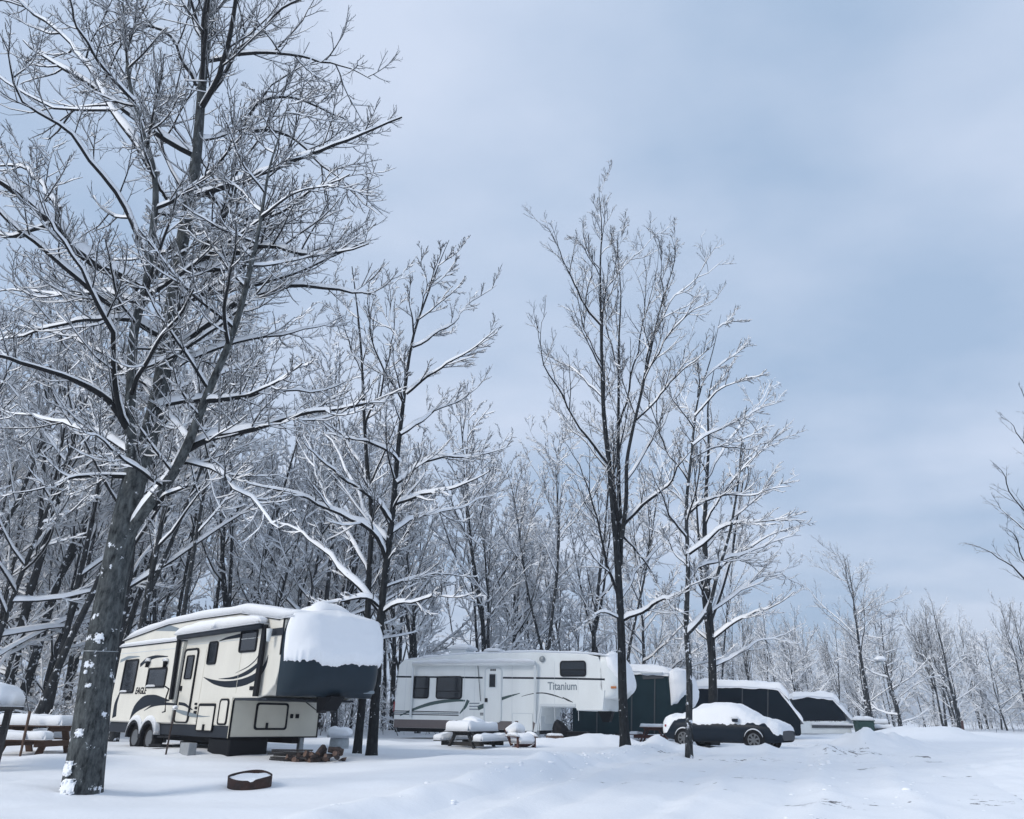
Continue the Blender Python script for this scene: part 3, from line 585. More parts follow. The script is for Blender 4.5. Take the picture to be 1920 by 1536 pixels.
KINDS = [grown(101, 13.5, .125, .20, 22, .85, .07), grown(102, 15.5, .15, .26, 22, .75, .10, fork=1), grown(103, 11.5, .09, .10, 26, 1.05, .03), grown(104, 16.5, .16, .34, 18, .65, .12, fork=1),
         grown(105, 10.5, .075, .08, 24, 1.15, .02), grown(106, 14.0, .12, .30, 16, .58, .15, fork=1), grown(107, 12.5, .10, .12, 26, .95, .05), grown(108, 17.5, .12, .45, 14, .6, .12), grown(109, 16.0, .10, .40, 14, .75, .08, wobble=.02)]
KF = [grown(111, 12.0, .11, .28, 18, .65, .12, lr=.52, dens=(7, 5, 3), fork=1, snow=(.008, .8, .05, .006)), grown(112, 10.5, .10, .18, 22, .8, .08, lr=.52, dens=(7, 6, 3), snow=(.012, .9, .06, .008)), grown(113, 9.0, .085, .08, 24, 1.0, .04, lr=.55, dens=(7, 5, 3), snow=(.024, 1.2, .08, .014))]
rw = np.random.default_rng(77)
spots = []
def woods(n, x0, x1, y0, y1, mind, keep):
    tries = 0; cnt = 0
    while cnt < n and tries < 6000:
        tries += 1; x = rw.uniform(x0, x1); y = rw.uniform(y0, y1)
        if not keep(x, y): continue
        if any((x - a) ** 2 + (y - b) ** 2 < mind ** 2 for a, b in spots): continue
        spots.append((x, y)); cnt += 1
        yield x, y
G1 = 'trees of the woods behind the trailers'
WL = 'bare snow-laden tree in the dense woods behind the trailers'
for x, y in woods(40, -30, -7, 25.5, 40, 1.6, lambda x, y: x < -1.02 * (y - 25) - 8.5 + 0.0 * y or y > 33 and x < -6):
    put_tree('woodland_tree', KINDS[rw.choice([0, 1, 3, 5, 6, 7, 8, 7, 8, 3])], (x, y, gz(x, y)), rw.uniform(0, 6.28), rw.uniform(.95, 1.3), WL, group=G1, tilt=tuple(rw.normal(size=2) * .015))
for x, y in woods(54, -34, 8, 40, 54, 2.1, lambda x, y: x < 9 - (y - 40) * .1):
    put_tree('woodland_tree', KINDS[rw.integers(9)], (x, y, gz(x, y)), rw.uniform(0, 6.28), rw.uniform(.9, 1.28) * (1.05 - .018 * max(0, x + 4)), WL, group=G1, tilt=tuple(rw.normal(size=2) * .015))
for x, y in woods(36, -48, 17, 54, 82, 3.2, lambda x, y: True):
    put_tree('woodland_tree', KINDS[rw.integers(9)], (x, y, gz(x, y)), rw.uniform(0, 6.28), rw.uniform(.9, 1.3) * (1.05 - .016 * max(0, x + 4)), WL, group=G1)
G2 = 'trees of the far tree line at the right'
for x, y in woods(96, 14, 78, 68, 100, 1.9, lambda x, y: x > .2 * y and x < .78 * y):
    put_tree('distant_tree', KF[rw.integers(3)], (x, y, gz(x, y)), rw.uniform(0, 6.28), rw.uniform(.75, 1.12), 'hazy bare tree in the far tree line beyond the snowy field', group=G2)
# yard trees before the far tree line
b = at(1636, 1371, 58); put_tree('yard_tree', grown(121, 13.2, .17, .42, 26, 1.05, .09, lr=.56, tap=.60, dens=(9, 6, 4), snow=(.006, .9, .06, .004), wobble=.025), (b[0], b[1], gz(b[0], b[1])), 2.0, 1.0, 'round-crowned bare tree at the open right side, standing before the far line', tilt=(0, -.02))
b = at(1692, 1371, 62); put_tree('yard_tree', grown(122, 9.6, .12, .1, 24, 1.2, .02, lr=.5, dens=(7, 5, 3), snow=(.05, 1.4, .12, .02)), (b[0], b[1], gz(b[0], b[1])), 1.0, 1.0, 'smaller tree with snowy level boughs just right of the round-crowned one')
b = at(1800, 1372, 66); put_tree('yard_tree', grown(123, 10.8, .16, .3, 18, .8, .1, dens=(7, 5, 3), snow=(.014, 1., .08, .004)), (b[0], b[1], gz(b[0], b[1])), .4, 1.0, 'thin straight tree near the right, in front of the hazy tree line')
# undergrowth: thickets of snowy brush nobody could count
def brush(n, seed, fx):
    rng = np.random.default_rng(seed); b2 = np.array([fx(rng) for _ in range(n)]); P0 = np.c_[b2, ground(b2[:, 0], b2[:, 1]) - .1]; L = rng.uniform(1.2, 3.6, n); d = nrm(np.stack([rng.normal(size=n) * .3, rng.normal(size=n) * .3, np.ones(n)], 1)); pts = [P0]
    for k in range(5): d = nrm(d + rng.normal(size=d.shape) * .12); pts.append(pts[-1] + d * (L / 5)[:, None])
    P = np.stack(pts, 1); r = np.linspace(.022, .006, 6)[None] * np.ones((n, 1))
    Q, q = children(P, r, 5, .1, 1., .95, .42, 3, rng, up=.02, wob=.15, rk=.012); Q2, q2 = children(Q, q, 4, .1, 1., .7, .5, 2, rng, up=.0, wob=.15, rk=.012)
    tb = pack([tube_batch(P, r, 3), tube_batch(Q, q, 3), tube_batch(Q2, q2, 3)]); sb = pack([snow_batch(P, r, .02, 1, .06, rng, .010), snow_batch(Q, q, .04, 1, .09, rng, .014), snow_batch(Q2, q2, .04, 1, .08, rng, .014)])
    e = link('undergrowth', np_mesh('undergrowth', *tb, 'twig')); s = link('snow', np_mesh('snow', *sb, 'twigsnow'), e); return e
def fx1(rng):
    while True:
        y = rng.uniform(27, 60); x = rng.uniform(-32, 12)
        if (y > 39 and (x < 6.5 or y > 52)) or x < -1.02 * (y - 25) - 9.0: return x, y
tag(brush(800, 3, fx1), 'tangle of snow-covered brush under the trees of the woods', 'undergrowth', kind='stuff')
tag(brush(260, 4, lambda rng: (lambda y: (rng.uniform(.16, .74) * y, y))(rng.uniform(70, 95))), 'snowy brush along the foot of the far tree line', 'undergrowth', kind='stuff')

# snow plastered on the big trunk, and a wire tied round it
def trunk_patch(parent, P, r, z, ang, dz, da, th, seed):
    U, V = np.meshgrid(np.linspace(-1, 1, 30), np.linspace(-1, 1, 30), indexing='ij'); zz = z + dz * V; a = ang + da * U
    c = np.stack([np.interp(zz, P[:, 2], P[:, k]) for k in range(2)], -1); rr = np.interp(zz, P[:, 2], r); edge = np.clip(1 - (np.sqrt(U ** 2 + V ** 2) + 1.3 * fbm(U * 3.1 + seed, V * 3.1, seed, 4)) ** 2, -1, 1)
    t = np.where(edge > 0, th * np.sqrt(np.abs(edge)), -.03); R_ = rr + t
    link('snow', np_mesh('snow', np.stack([c[..., 0] + R_ * np.cos(a), c[..., 1] + R_ * np.sin(a), zz - .2 * t], -1).reshape(-1, 3), grid_faces(30, 30), 'snow'), parent)
b_ = at(*hero_trunk[0], YH); hb = np.array([b_[0], b_[1], gz(b_[0], b_[1])])
HP, HR = px_stem(hero_trunk, YH, .262, .185, 40, 0, hb)
def trunk_z(py): return float(np.interp(-py, [-q[1] for q in hero_trunk], [at(x, y, YH)[2] - hb[2] for x, y in hero_trunk]))
D2 = math.pi * 1.5
for py, off, dz, da, th in ((1200, .25, .08, .30, .03), (1262, -.25, .03, .12, .015), (1287, .05, .03, .18, .018), (1374, -.1, .06, .26, .018), (1440, -.45, .10, .30, .018), (1472, -.2, .10, .36, .022)):
    trunk_patch(hero, HP, HR * 1.02 * (1 + .22 * np.exp(-HP[:, 2] / .35)), trunk_z(py), D2 + off, dz, da, th, int(py))
zt = trunk_z(1222); c = [float(np.interp(zt, HP[:, 2], HP[:, k])) for k in range(2)]; rr = float(np.interp(zt, HP[:, 2], HR)) + .012
o = MB().tube([(hb[0] + c[0] + rr * math.cos(a), hb[1] + c[1] + rr * math.sin(a), hb[2] + zt + .015 * math.sin(a)) for a in np.linspace(0, 2 * math.pi, 40)], .006, 6).build('tied_wire', 'galv'); tag(o, 'thin pale wire tied round the thick trunk at the left', 'wire')

# ------------------------------------------------------------------ trailers
class Side:
    """a trailer's near wall: local x forward, y away from the viewer, z up; tr() reads a photo pixel as a point on a wall"""
    def __init__(s, px, Y, a, z0=0.0, ry=0.0):
        p = at(px, 1345, Y); s.o = np.array([p[0], p[1], z0]); s.a = a
        s.f = np.array([math.cos(a), -math.sin(a), 0]); s.n = np.array([math.sin(a), math.cos(a), 0])
    def tr(s, px, py, y=0.0):
        d = ray(px, py); q = s.o + s.n * y; t = ((q - CAM) @ s.n) / (d @ s.n); p = CAM + d * t - s.o
        return float(p @ s.f), float(p[2])
    def trf(s, px, py, u):
        d = ray(px, py); q = s.o + s.f * u; t = ((q - CAM) @ s.f) / (d @ s.f); p = CAM + d * t - s.o
        return float(p @ s.n), float(p[2])
    def rect(s, x0, y0, x1, y1, y=0.0):
        xm, ym = (x0 + x1) / 2, (y0 + y1) / 2
        return s.tr(x0, ym, y)[0], s.tr(x1, ym, y)[0], s.tr(xm, y1, y)[1], s.tr(xm, y0, y)[1]
    def poly(s, pts, y=0.0): return [s.tr(a, b, y) for a, b in pts]
def ribbon(pl, ws):
    """closed outline of a tapering swoosh along pl with half-widths ws"""
    P = np.array(pl, float); n = 18; k = np.linspace(0, len(P) - 1, n); Q = np.stack([np.interp(k, range(len(P)), P[:, i]) for i in range(2)], 1)
    for _ in range(3): Q[1:-1] = .25 * Q[:-2] + .5 * Q[1:-1] + .25 * Q[2:]
    w = np.interp(k, np.linspace(0, len(P) - 1, len(ws)), ws); T = np.gradient(Q, axis=0); T /= np.linalg.norm(T, axis=1)[:, None]; Nn = np.stack([-T[:, 1], T[:, 0]], 1)
    return [tuple(q) for q in Q + Nn * w[:, None]] + [tuple(q) for q in (Q - Nn * w[:, None])[::-1]]
def window(parent, u0, u1, z0, z1, r, y=0.0, fr=.035, split=None, name='window', framem='black'):
    o = MB().ring(rrect(u0, u1, z0, z1, r), rrect(u0 + fr, u1 - fr, z0 + fr, z1 - fr, max(r - fr, .01)), y - .03, y + .005).build(name, framem, parent)
    MB().plate(rrect(u0 + fr - .004, u1 - fr + .004, z0 + fr - .004, z1 - fr + .004, max(r - fr, .01)), y - .012, y + .004).build('pane', 'glass', o)
    if split is not None:
        zz = z0 + (z1 - z0) * split; MB().box(u0 + fr, u1 - fr, y - .022, y - .0125, zz - .014, zz + .014).build('glazing_bar', 'black', o)
    return o
def sill_snow(parent, u0, u1, z, y, seed):
    snow_pad('snow', rect_base(u0, u1, y - .05, y - .006, z), 8, 5, .045, parent, seed, pw=4)
def cap_part(parent, u0, depth, width, zb, zt, cr, m, lean=.25, under=.2, name='front_cap', nz_=14, ns=36, y0=0.0):
    """moulded nose cap: rounded in plan, leaning back at the top and tucked in below; returns the surface function"""
    def plan(s):
        # s 0..1 along near side, near corner, front, far corner, far side
        a = depth - cr; b = width - 2 * cr; arc = cr * math.pi / 2; tot = 2 * a + b + 2 * arc; q = s * tot; X = np.zeros_like(q); Yv = np.zeros_like(q)
        c0, c1, c2, c3 = a, a + arc, a + arc + b, a + 2 * arc + b
        k = q < c0; X = np.where(k, q, X)
        k = (q >= c0) & (q < c1); t = (q - c0) / cr; X = np.where(k, a + cr * np.sin(t), X); Yv = np.where(k, cr - cr * np.cos(t), Yv)
        k = (q >= c1) & (q < c2); X = np.where(k, depth, X); Yv = np.where(k, cr + (q - c1), Yv)
        k = (q >= c2) & (q < c3); t = (q - c2) / cr; X = np.where(k, a + cr * np.cos(t), X); Yv = np.where(k, width - cr + cr * np.sin(t), Yv)
        k = q >= c3; X = np.where(k, a - (q - c3), X); Yv = np.where(k, width, Yv)
        return X, Yv
    def surf(S, T, off=0.0):
        X, Yv = plan(S); bow = 1 - lean / depth * np.clip((T - .35) / .65, 0, 1) ** 1.8 - under / depth * np.clip((.3 - T) / .3, 0, 1) ** 1.8
        sh = .10 * np.clip((T - .75) / .25, 0, 1) ** 2
        X2 = u0 + X * bow; Y2 = y0 + Yv + (width / 2 - Yv) * sh
        Z = zb + (zt - zb) * T
        if off is not None:
            nx = X / depth; ny = (Yv - width / 2) / (width / 2); X2 = X2 + off * np.clip(nx, 0, 1) ** .5; Y2 = Y2 + off * ny ** 3 * np.clip(1.2 - nx, 0, 1)
        return np.stack([X2, Y2, Z], -1)
    S, T = np.meshgrid(np.linspace(0, 1, ns), np.linspace(0, 1, nz_), indexing='ij'); V = surf(S, T).reshape(-1, 3); F = grid_faces(ns, nz_)
    top = [i * nz_ + nz_ - 1 for i in range(ns)]; bot = [i * nz_ for i in range(ns)]
    me = bpy.data.meshes.new(name); me.from_pydata(V.tolist(), [], F.tolist() + [tuple(top), tuple(bot[::-1])]); me.materials.append(MT[m])
    me.polygons.foreach_set('use_smooth', [True] * len(F) + [False] * 2); return link(name, me, parent), surf
def cap_snow(parent, surf, t_low, thick, seed, jag=.06, s0=.02, s1=.98, ns=220, nt=26, tri=None):
    """snow plastered over the cap down to a ragged edge, then over its top"""
    s = np.linspace(s0, s1, ns); S, K = np.meshgrid(s, np.linspace(0, 1, nt), indexing='ij')
    low = t_low + jag * fbm(s * 9, s * 0, seed, 3) * 1.5 + jag * .5 * fbm(s * 45, s * 0, seed + 9, 3)
    if tri is not None: low = low + tri(s)
    T = low[:, None] + (1 - low[:, None]) * K
    rim = np.clip(K / .22, 0, 1) ** .6 * np.clip(np.minimum(S - s0, s1 - S) / .05, 0, 1) ** .5
    th = thick * rim * (1 + .28 * fbm(S * 6, T * 5, seed + 3, 3))
    V = surf(S, T, None); O = surf(S, T, 0.0) ; Pn = surf(S, T, 1.0) - O; O = O + Pn * th[..., None]; O[..., 2] += .5 * th * K
    c = V[:, -1].mean(0)
    # crown: fill the top by rings towards the middle
    rings = [O.reshape(ns, nt, 3)]; ex = []
    for k, f in ((1, .12), (2, .35), (3, .7), (4, 1.0)):
        q = O[:, -1] + (np.array([c[0] - .2, c[1], O[:, -1, 2].mean() + .10]) - O[:, -1]) * f; q[:, 2] += .10 * math.sin(f * 1.5); ex.append(q[:, None])
    A = np.concatenate([O] + ex, 1); n2 = A.shape[1]
    return link('snow', np_mesh('snow', A.reshape(-1, 3), grid_faces(ns, n2), 'snow'), parent)
def roof_pad(parent, prof, y0, y1, T, seed, nu=60, nv=14, lump=.12, name='snow', **k):
    P = np.array(prof, float); s = np.r_[0, np.cumsum(np.hypot(*np.diff(P, axis=0).T))]; s /= s[-1]
    def base(U, V): return np.stack([np.interp(U, s, P[:, 0]), y0 + (y1 - y0) * V, np.interp(U, s, P[:, 1])], -1)
    return snow_pad(name, base, nu, nv, T, parent, seed, lump, **k)
def wheel(parent, u, y, z, r, w, hub=.6, name='wheel', spokes=0):
    o = MB().tube([(u, y, z), (u, y + .02, z), (u, y + w - .02, z), (u, y + w, z)], [r * .93, r, r, r * .93], 28).build(name, 'rubber', parent, True)
    e = MB().tube([(u, y - .012, z), (u, y + .02, z)], [r * hub * .97, r * hub], 24)
    if spokes:
        e = MB().ring([(u + r * hub * math.cos(t), z + r * hub * math.sin(t)) for t in np.linspace(0, 6.2832, 28, endpoint=False)], [(u + r * hub * .84 * math.cos(t), z + r * hub * .84 * math.sin(t)) for t in np.linspace(0, 6.2832, 28, endpoint=False)], y - .015, y + .02)
        for k in range(spokes):
            t = 2 * math.pi * k / spokes + .3; e.plate([(u + .03 * math.sin(t), z - .03 * math.cos(t)), (u + r * hub * .9 * math.cos(t - .16), z + r * hub * .9 * math.sin(t - .16)), (u + r * hub * .9 * math.cos(t + .16), z + r * hub * .9 * math.sin(t + .16)), (u - .03 * math.sin(t), z + .03 * math.cos(t))], y - .013, y + .01)
        e.tube([(u, y - .018, z), (u, y + .01, z)], r * .16, 14)
    e.build('rim', 'alloy', o); return o

# ---- cream fifth-wheel trailer at the left
A1 = math.radians(43)
S1 = Side(430, 19.1, A1)
gl = gz(S1.o[0], S1.o[1])
T1 = empty('fifth_wheel_trailer', tuple(S1.o), -A1)
tag(T1, 'cream fifth-wheel trailer with navy swooshes and thick snow over its nose', 'trailer')
Pt = S1.tr
WID = 2.44
body_px = [(204, 1381), (214, 1300), (233, 1201), (318, 1170), (380, 1159), (453, 1149), (500, 1156), (526, 1160)]
roof1 = [Pt(*q) for q in body_px[2:]]
us = Pt(527, 1230)[0]; zc = Pt(437, 1309)[1]; zs = Pt(430, 1360)[1]; zbm = Pt(430, 1385)[1]
ur = Pt(208, 1340)[0]
prof = [(ur, zs - .02), (ur + .02, roof1[0][1] - .35), (roof1[0][0] + .02, roof1[0][1])] + roof1[1:] + [(us, roof1[-1][1] - .02), (us, zc + .62), (us - .12, zc + .28), (us - .42, zc + .06), (us - .75, zc), (0, zc), (0, zs - .02)]
MB().plate(prof, 0, WID).build('body', 'cream', T1, bevel=.03)
MB().box(ur + .01, -.01, .015, WID - .015, zbm, zs - .0205).build('skirt', 'charcoal', T1, bevel=.02)
# front wall of the lower box, facing forward: cream panel, hatch and vents
def front_poly(pts, u): return [S1.trf(a, b, u) for a, b in pts]
def fplate(parent, name, poly, u0, u1, m):
    n = len(poly); b = MB(); b.add([(u1, v, z) for v, z in poly] + [(u0, v, z) for v, z in poly], [tuple(range(n)), tuple(range(2 * n - 1, n - 1, -1))] + [(i, (i + 1) % n, n + (i + 1) % n, n + i) for i in range(n)])
    return b.build(name, m, parent)
def fring(parent, name, outer, inner, u0, u1, m):
    n = len(outer); b = MB(); vs = [(u1, v, z) for v, z in outer] + [(u1, v, z) for v, z in inner] + [(u0, v, z) for v, z in outer] + [(u0, v, z) for v, z in inner]; fs = []
    for i in range(n):
        j = (i + 1) % n; fs += [(i, j, n + j, n + i), (2 * n + i, 3 * n + i, 3 * n + j, 2 * n + j), (i, 2 * n + i, 2 * n + j, j), (n + i, n + j, 3 * n + j, 3 * n + i)]
    b.add(vs, fs); return b.build(name, m, parent)
fw = [(.02, zbm), (.02, zc - .06), (.06, zc - .012), (1.95, zc - .012), (WID - .02, zc - .28), (WID - .02, zbm)]
fo = fplate(T1, 'front_wall', fw, -.008, .05, 'cream2')
fring(fo, 'wall_trim', [(a + (.0 if a > 1 else -.018), b + .0) for a, b in fw], [(min(max(a, .05), WID - .05), min(max(b, zbm + .03), zc - .04)) for a, b in fw], .048, .062, 'black')
v0, z0 = S1.trf(475, 1369, .06); v1, z1 = S1.trf(542, 1319, .06)
h = fring(T1, 'front_hatch', rrect(v0, v1, z0, z1, .07), rrect(v0 + .045, v1 - .045, z0 + .045, z1 - .045, .05), .052, .078, 'black')
fplate(h, 'hatch_panel', rrect(v0 + .043, v1 - .043, z0 + .043, z1 - .043, .05), .051, .066, 'cream2')
fplate(h, 'latch', rrect(v0 + .55 * (v1 - v0) - .18, v0 + .55 * (v1 - v0) - .13, z0 + .03, z0 + .16, .01), .066, .10, 'black')
for a, b_ in (((544, 1347), (550, 1339)), ((554, 1347), (561, 1339))):
    va, za = S1.trf(*a, .06); vb, zb_ = S1.trf(*b_, .06); fplate(T1, 'vent', rrect(va, vb, za, zb_, .01), .05, .07, 'black')
# nose cap
zcb = Pt(506, 1306)[1] + .01; zct = roof1[-1][1] + .02
capo, surf1 = cap_part(T1, us - .02, .72, WID, zcb, zct, .5, 'navy', lean=.22, under=.28)
cap_snow(capo, surf1, .41, .14, 5, jag=.05, s0=.045, s1=.99)
fplate(capo, 'badge', rrect(1.95, 2.28, zcb + .10, zcb + .17, .03), us + .44, us + .52, 'decalgrey')
MB().box(us - .06, us - .01, -.012, .06, zc + .9, zct - .01).build('cap_seam', 'black', T1)
MB().plate([(us + .05, zcb + .02), (us + .62, zcb + .02), (us + .35, zcb - .28), (us + .1, zcb - .34)], 1.0, 1.4).build('hitch_pin_box', 'black', T1, bevel=.02)
MB().tube([(us + .28, 1.2, zcb - .3), (us + .28, 1.2, zcb - .46)], .045, 10).build('king_pin', 'steel', T1)
# charcoal floor panel under the overhang
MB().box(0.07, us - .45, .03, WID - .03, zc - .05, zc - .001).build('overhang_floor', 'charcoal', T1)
# slide-out at the rear half
yb = -.09
sl_ = S1.rect(210, 1213, 331, 1356, yb)
so_ = MB().box(ur + .05, sl_[1], yb, -.001, zs + .01, S1.tr(280, 1209, yb)[1]).build('slide_out', 'cream', T1, bevel=.015)
zsl = S1.tr(280, 1209, yb)[1]
MB().box(ur + .04, sl_[1] + .012, yb - .012, -.001, zsl - .015, zsl + .03).build('slide_trim', 'charcoal', so_)
MB().box(ur + .06, sl_[1] - .01, yb - .008, yb - .0005, zsl - .18, zsl - .165).build('rail', 'whiteshade', so_)
roof_pad(so_, [(ur + .02, zsl + .03), (sl_[1] + .02, zsl + .03)], yb - .06, -.005, .10, 3, 50, 8, side=.2)
for (x0, y0_, x1, y1_), sp in (((231, 1237, 256, 1300), None), ((277, 1252, 312, 1290), None)):
    u0, u1, z0, z1 = S1.rect(x0, y0_, x1, y1_, yb); w = window(so_, u0, u1, z0, z1, .07, yb, .05); sill_snow(w, u0 + .04, u0 + .04 + .5 * (u1 - u0), z0 + .045, yb, 4)
for px in (280, 313):
    u, z = S1.tr(px, 1248, yb); o = MB().plate([(u - .05, z - .05), (u + .06, z + .12), (u - .06, z + .12), (u - .02, z - .05)], yb - .10, yb).build('lamp', 'black', so_); snow_pad('snow', rect_base(u - .07, u + .07, yb - .12, yb, z + .12), 7, 6, .06, o, 2)
# swooshes on the slide-out and the wall
def decal(pl, ws, y, m='decal', name='decal', parent=T1):
    MB().plate(ribbon([S1.tr(a, b, y) for a, b in pl], ws), y - .004, y - .0005).build(name, m, parent)
decal([(243, 1350), (252, 1330), (268, 1316), (290, 1311), (318, 1314)], [.005, .12, .17, .12, .01], yb, parent=so_)
decal([(270, 1333), (285, 1323), (305, 1319), (330, 1321)], [.005, .03, .04, .02], yb, parent=so_)
decal([(263, 1248), (275, 1237), (292, 1231), (315, 1231)], [.05, .06, .04, .01], yb, parent=so_)
decal([(226, 1240), (240, 1233), (262, 1231)], [.04, .045, .01], yb, 'decalgrey', parent=so_)
decal([(214, 1345), (217, 1320), (226, 1296)], [.13, .10, .02], yb, parent=so_)
decal([(335, 1319), (347, 1321), (356, 1328), (361, 1331)], [.035, .035, .02, .005], -.02)
decal([(330, 1332), (345, 1337), (362, 1341), (380, 1344), (394, 1343)], [.03, .05, .04, .015, .003], -.02, 'decalgrey')
decal([(382, 1270), (400, 1280), (428, 1285), (460, 1280), (487, 1266), (500, 1245), (503, 1228)], [.005, .05, .075, .085, .08, .05, .005], 0)
decal([(410, 1273), (440, 1272), (470, 1259), (490, 1240), (497, 1215)], [.004, .03, .055, .04, .004], 0)
decal([(442, 1262), (465, 1251), (482, 1236), (490, 1215)], [.003, .012, .014, .003], 0)
decal([(409, 1203), (425, 1197), (455, 1191)], [.004, .03, .05], 0)
MB().plate([Pt(*q) for q in ((292, 1183), (318, 1172), (336, 1178), (332, 1184))], -.004, -.0005).build('decal', 'decalgrey', T1)
# EAGLE lettering
u0, u1, z0, z1 = S1.rect(254, 1301, 277, 1291, yb); zz = min(z0, z1)
text_mesh('lettering', 'EAGLE', .24, 'black', so_, (u0, yb - .004, zz), shear=.25, sx=(u1 - u0) / .80, offset=.006)
# door with window, frame and handle
u0, u1, z0, z1 = S1.rect(338, 1217, 364, 1356, 0)
dr = MB().ring(rrect(u0, u1, z0, z1, .12), rrect(u0 + .05, u1 - .05, z0 + .03, z1 - .05, .08), -.035, .002).build('door', 'black', T1)
MB().plate(rrect(u0 + .048, u1 - .048, z0 + .028, z1 - .048, .08), -.02, .002).build('door_leaf', 'cream', dr)
a0, a1, b0, b1 = S1.rect(339, 1230, 355, 1274, 0); window(dr, u0 + .2, u1 - .17, b0, b1, .05, -.02, .03, name='door_window')
MB().box(u0 + .07, u0 + .17, -.06, -.02, b0 - .28, b0 - .16).build('handle', 'black', dr)
# windows in the raised wall
for x0, y0_, x1, y1_ in ((391, 1203, 408, 1246), (451, 1180, 483, 1223)):
    u0, u1, z0, z1 = S1.rect(x0, y0_, x1, y1_, 0); window(T1, u0, u1, z0, z1, .08, 0, .045)
# baggage hatch, slim hatch, side vents
u0, u1, z0, z1 = S1.rect(371, 1319, 402, 1372, 0)
o = MB().ring(rrect(u0, u1, z0, z1, .05), rrect(u0 + .03, u1 - .03, z0 + .03, z1 - .06, .03), -.03, .004).build('baggage_hatch', 'black', T1); MB().plate(rrect(u0 + .028, u1 - .028, z0 - .0, z1 - .058, .03), -.02, .003).build('hatch_panel', 'cream', o)
MB().box((u0 + u1) / 2 - .05, (u0 + u1) / 2 + .03, -.045, -.02, z0 + .02, z0 + .16).build('latch', 'black', o)
u0, u1, z0, z1 = S1.rect(411, 1310, 428, 1360, 0)
o = MB().ring(rrect(u0, u1, z0, z1, .09), rrect(u0 + .04, u1 - .04, z0 + .04, z1 - .04, .06), -.03, .002).build('utility_hatch', 'black', T1); MB().plate(rrect(u0 + .038, u1 - .038, z0 + .038, z1 - .038, .06), -.018, .002).build('hatch_panel', 'cream', o)
for q in ((366, 1318, 370, 1322), (366, 1325, 370, 1330), (364, 1333, 369, 1339), (469, 1287, 475, 1294)):
    MB().box(*S1.rect(*q)[:2], -.02, .003, *S1.rect(*q)[2:]).build('outlet', 'black', T1)
# folded grab rail beside the door
g0 = S1.tr(327, 1288, 0); g1 = S1.tr(313, 1292, -.5); g2 = S1.tr(300, 1308, -.75); g3 = S1.tr(298, 1334, -.75); g4 = S1.tr(322, 1336, 0)
MB().tube([(g0[0], -.24, g0[1]), (g1[0], -.45, g1[1]), (g2[0], -.6, g2[1]), (g3[0], -.6, g3[1]), (g4[0], -.24, g4[1])], .018, 8).build('grab_rail', 'black', T1, True)
# awning: roll, two arms, snow on the roll
ya = -.16
p0 = S1.tr(336, 1195, ya); p1 = S1.tr(490, 1173, ya)
aw = MB().tube([(p0[0], ya, p0[1]), (p1[0], ya, p1[1])], .075, 14).build('awning', 'charcoal', T1, True)
roof_pad(aw, [(p0[0] - .03, p0[1] + .05), (p1[0] + .05, p1[1] + .06)], ya - .13, -.004, .24, 6, 70, 10, side=.25, lump=.1)
for (xa, ya_, xb, yb_), wd in (((337, 1192, 320, 1312), .11), ((497, 1172, 478, 1306), .15)):
    q0 = S1.tr(xa, ya_, -.15 if xa < 400 else -.1); q1 = S1.tr(xb, yb_, -.15 if xa < 400 else -.1); MB().bar((q0[0], -.15 if xa < 400 else -.09, q0[1]), (q1[0], -.15 if xa < 400 else -.09, q1[1]), wd, .07, (0, 1, 0)).build('awning_arm', 'black', aw)
q = S1.tr(503, 1190, -.12); o = MB().tube([(q[0] + .1, -.16, q[1] + .12), (q[0] + .1, -.16, q[1] - .16)], [.07, .04], 10).build('porch_lamp', 'whiteshade', T1, True)
MB().box(q[0] - .25, us, -.03, -.001, q[1] - .02, q[1] + .14).build('lamp_panel', 'charcoal', T1)
# roof snow with a hump
roof_pad(T1, [(roof1[0][0] - .02, roof1[0][1])] + roof1[1:] + [(us + .35, roof1[-1][1] + .03)], -.04, WID + .04, .25, 8, 120, 26, lump=.10, lscale=.8, pw=10, side=.15)
snow_pad('snow', rect_base(us - 1.2, us - .1, .9, 1.9, roof1[-1][1] + .1), 24, 20, .42, T1, 9, pw=2.0)
MB().plate([(a, b + .004) for a, b in roof1] + [(a, b - .035) for a, b in roof1[::-1]], -.03, -.001).build('roof_edge', 'black', T1)
# running gear
for k, px in enumerate((256, 283)):
    u, z = Pt(px, 1385); zg = gl - S1.o[2] + .30
    wheel(T1, u, -.02 + yb * .3, zg, .34, .24)
    f = MB(); n = 10; f.plate([(u + .45 * math.cos(t), zg + .45 * math.sin(t)) for t in np.linspace(0, math.pi, n)] + [(u + .36 * math.cos(t), zg + .36 * math.sin(t)) for t in np.linspace(math.pi, 0, n)], yb - .05, .1); fo = f.build('fender', 'black', T1)
    arc = np.linspace(.25, math.pi - .25, 14)
    roof_pad(fo, [(u - .45 * math.cos(t), zg + .45 * math.sin(t)) for t in arc], yb - .07, .02, .11, 12 + k, 24, 8)
zg0 = gl - S1.o[2]
ug = MB(); ug.box(ur + .5, -.2, .4, .55, zbm - .14, zbm - .001); ug.box(ur + .5, -.2, 1.9, 2.05, zbm - .14, zbm - .001); ug.box(-2.9, -2.3, .3, 2.1, zbm - .2, zbm - .14)
ug.build('chassis', 'black', T1)
u, z = Pt(400, 1400); MB().box(u - .5, u + .55, .1, 1.1, zg0 - .1, zbm - .001).build('holding_tank', 'black', T1, bevel=.05)
st = MB(); u, z = Pt(330, 1380); st.box(u - .35, u + .35, -.32, -.02, zbm - .05, zbm - .01); st.box(u - .35, u + .35, -.5, -.22, zbm - .24, zbm - .20); st.build('entry_step', 'black', T1)
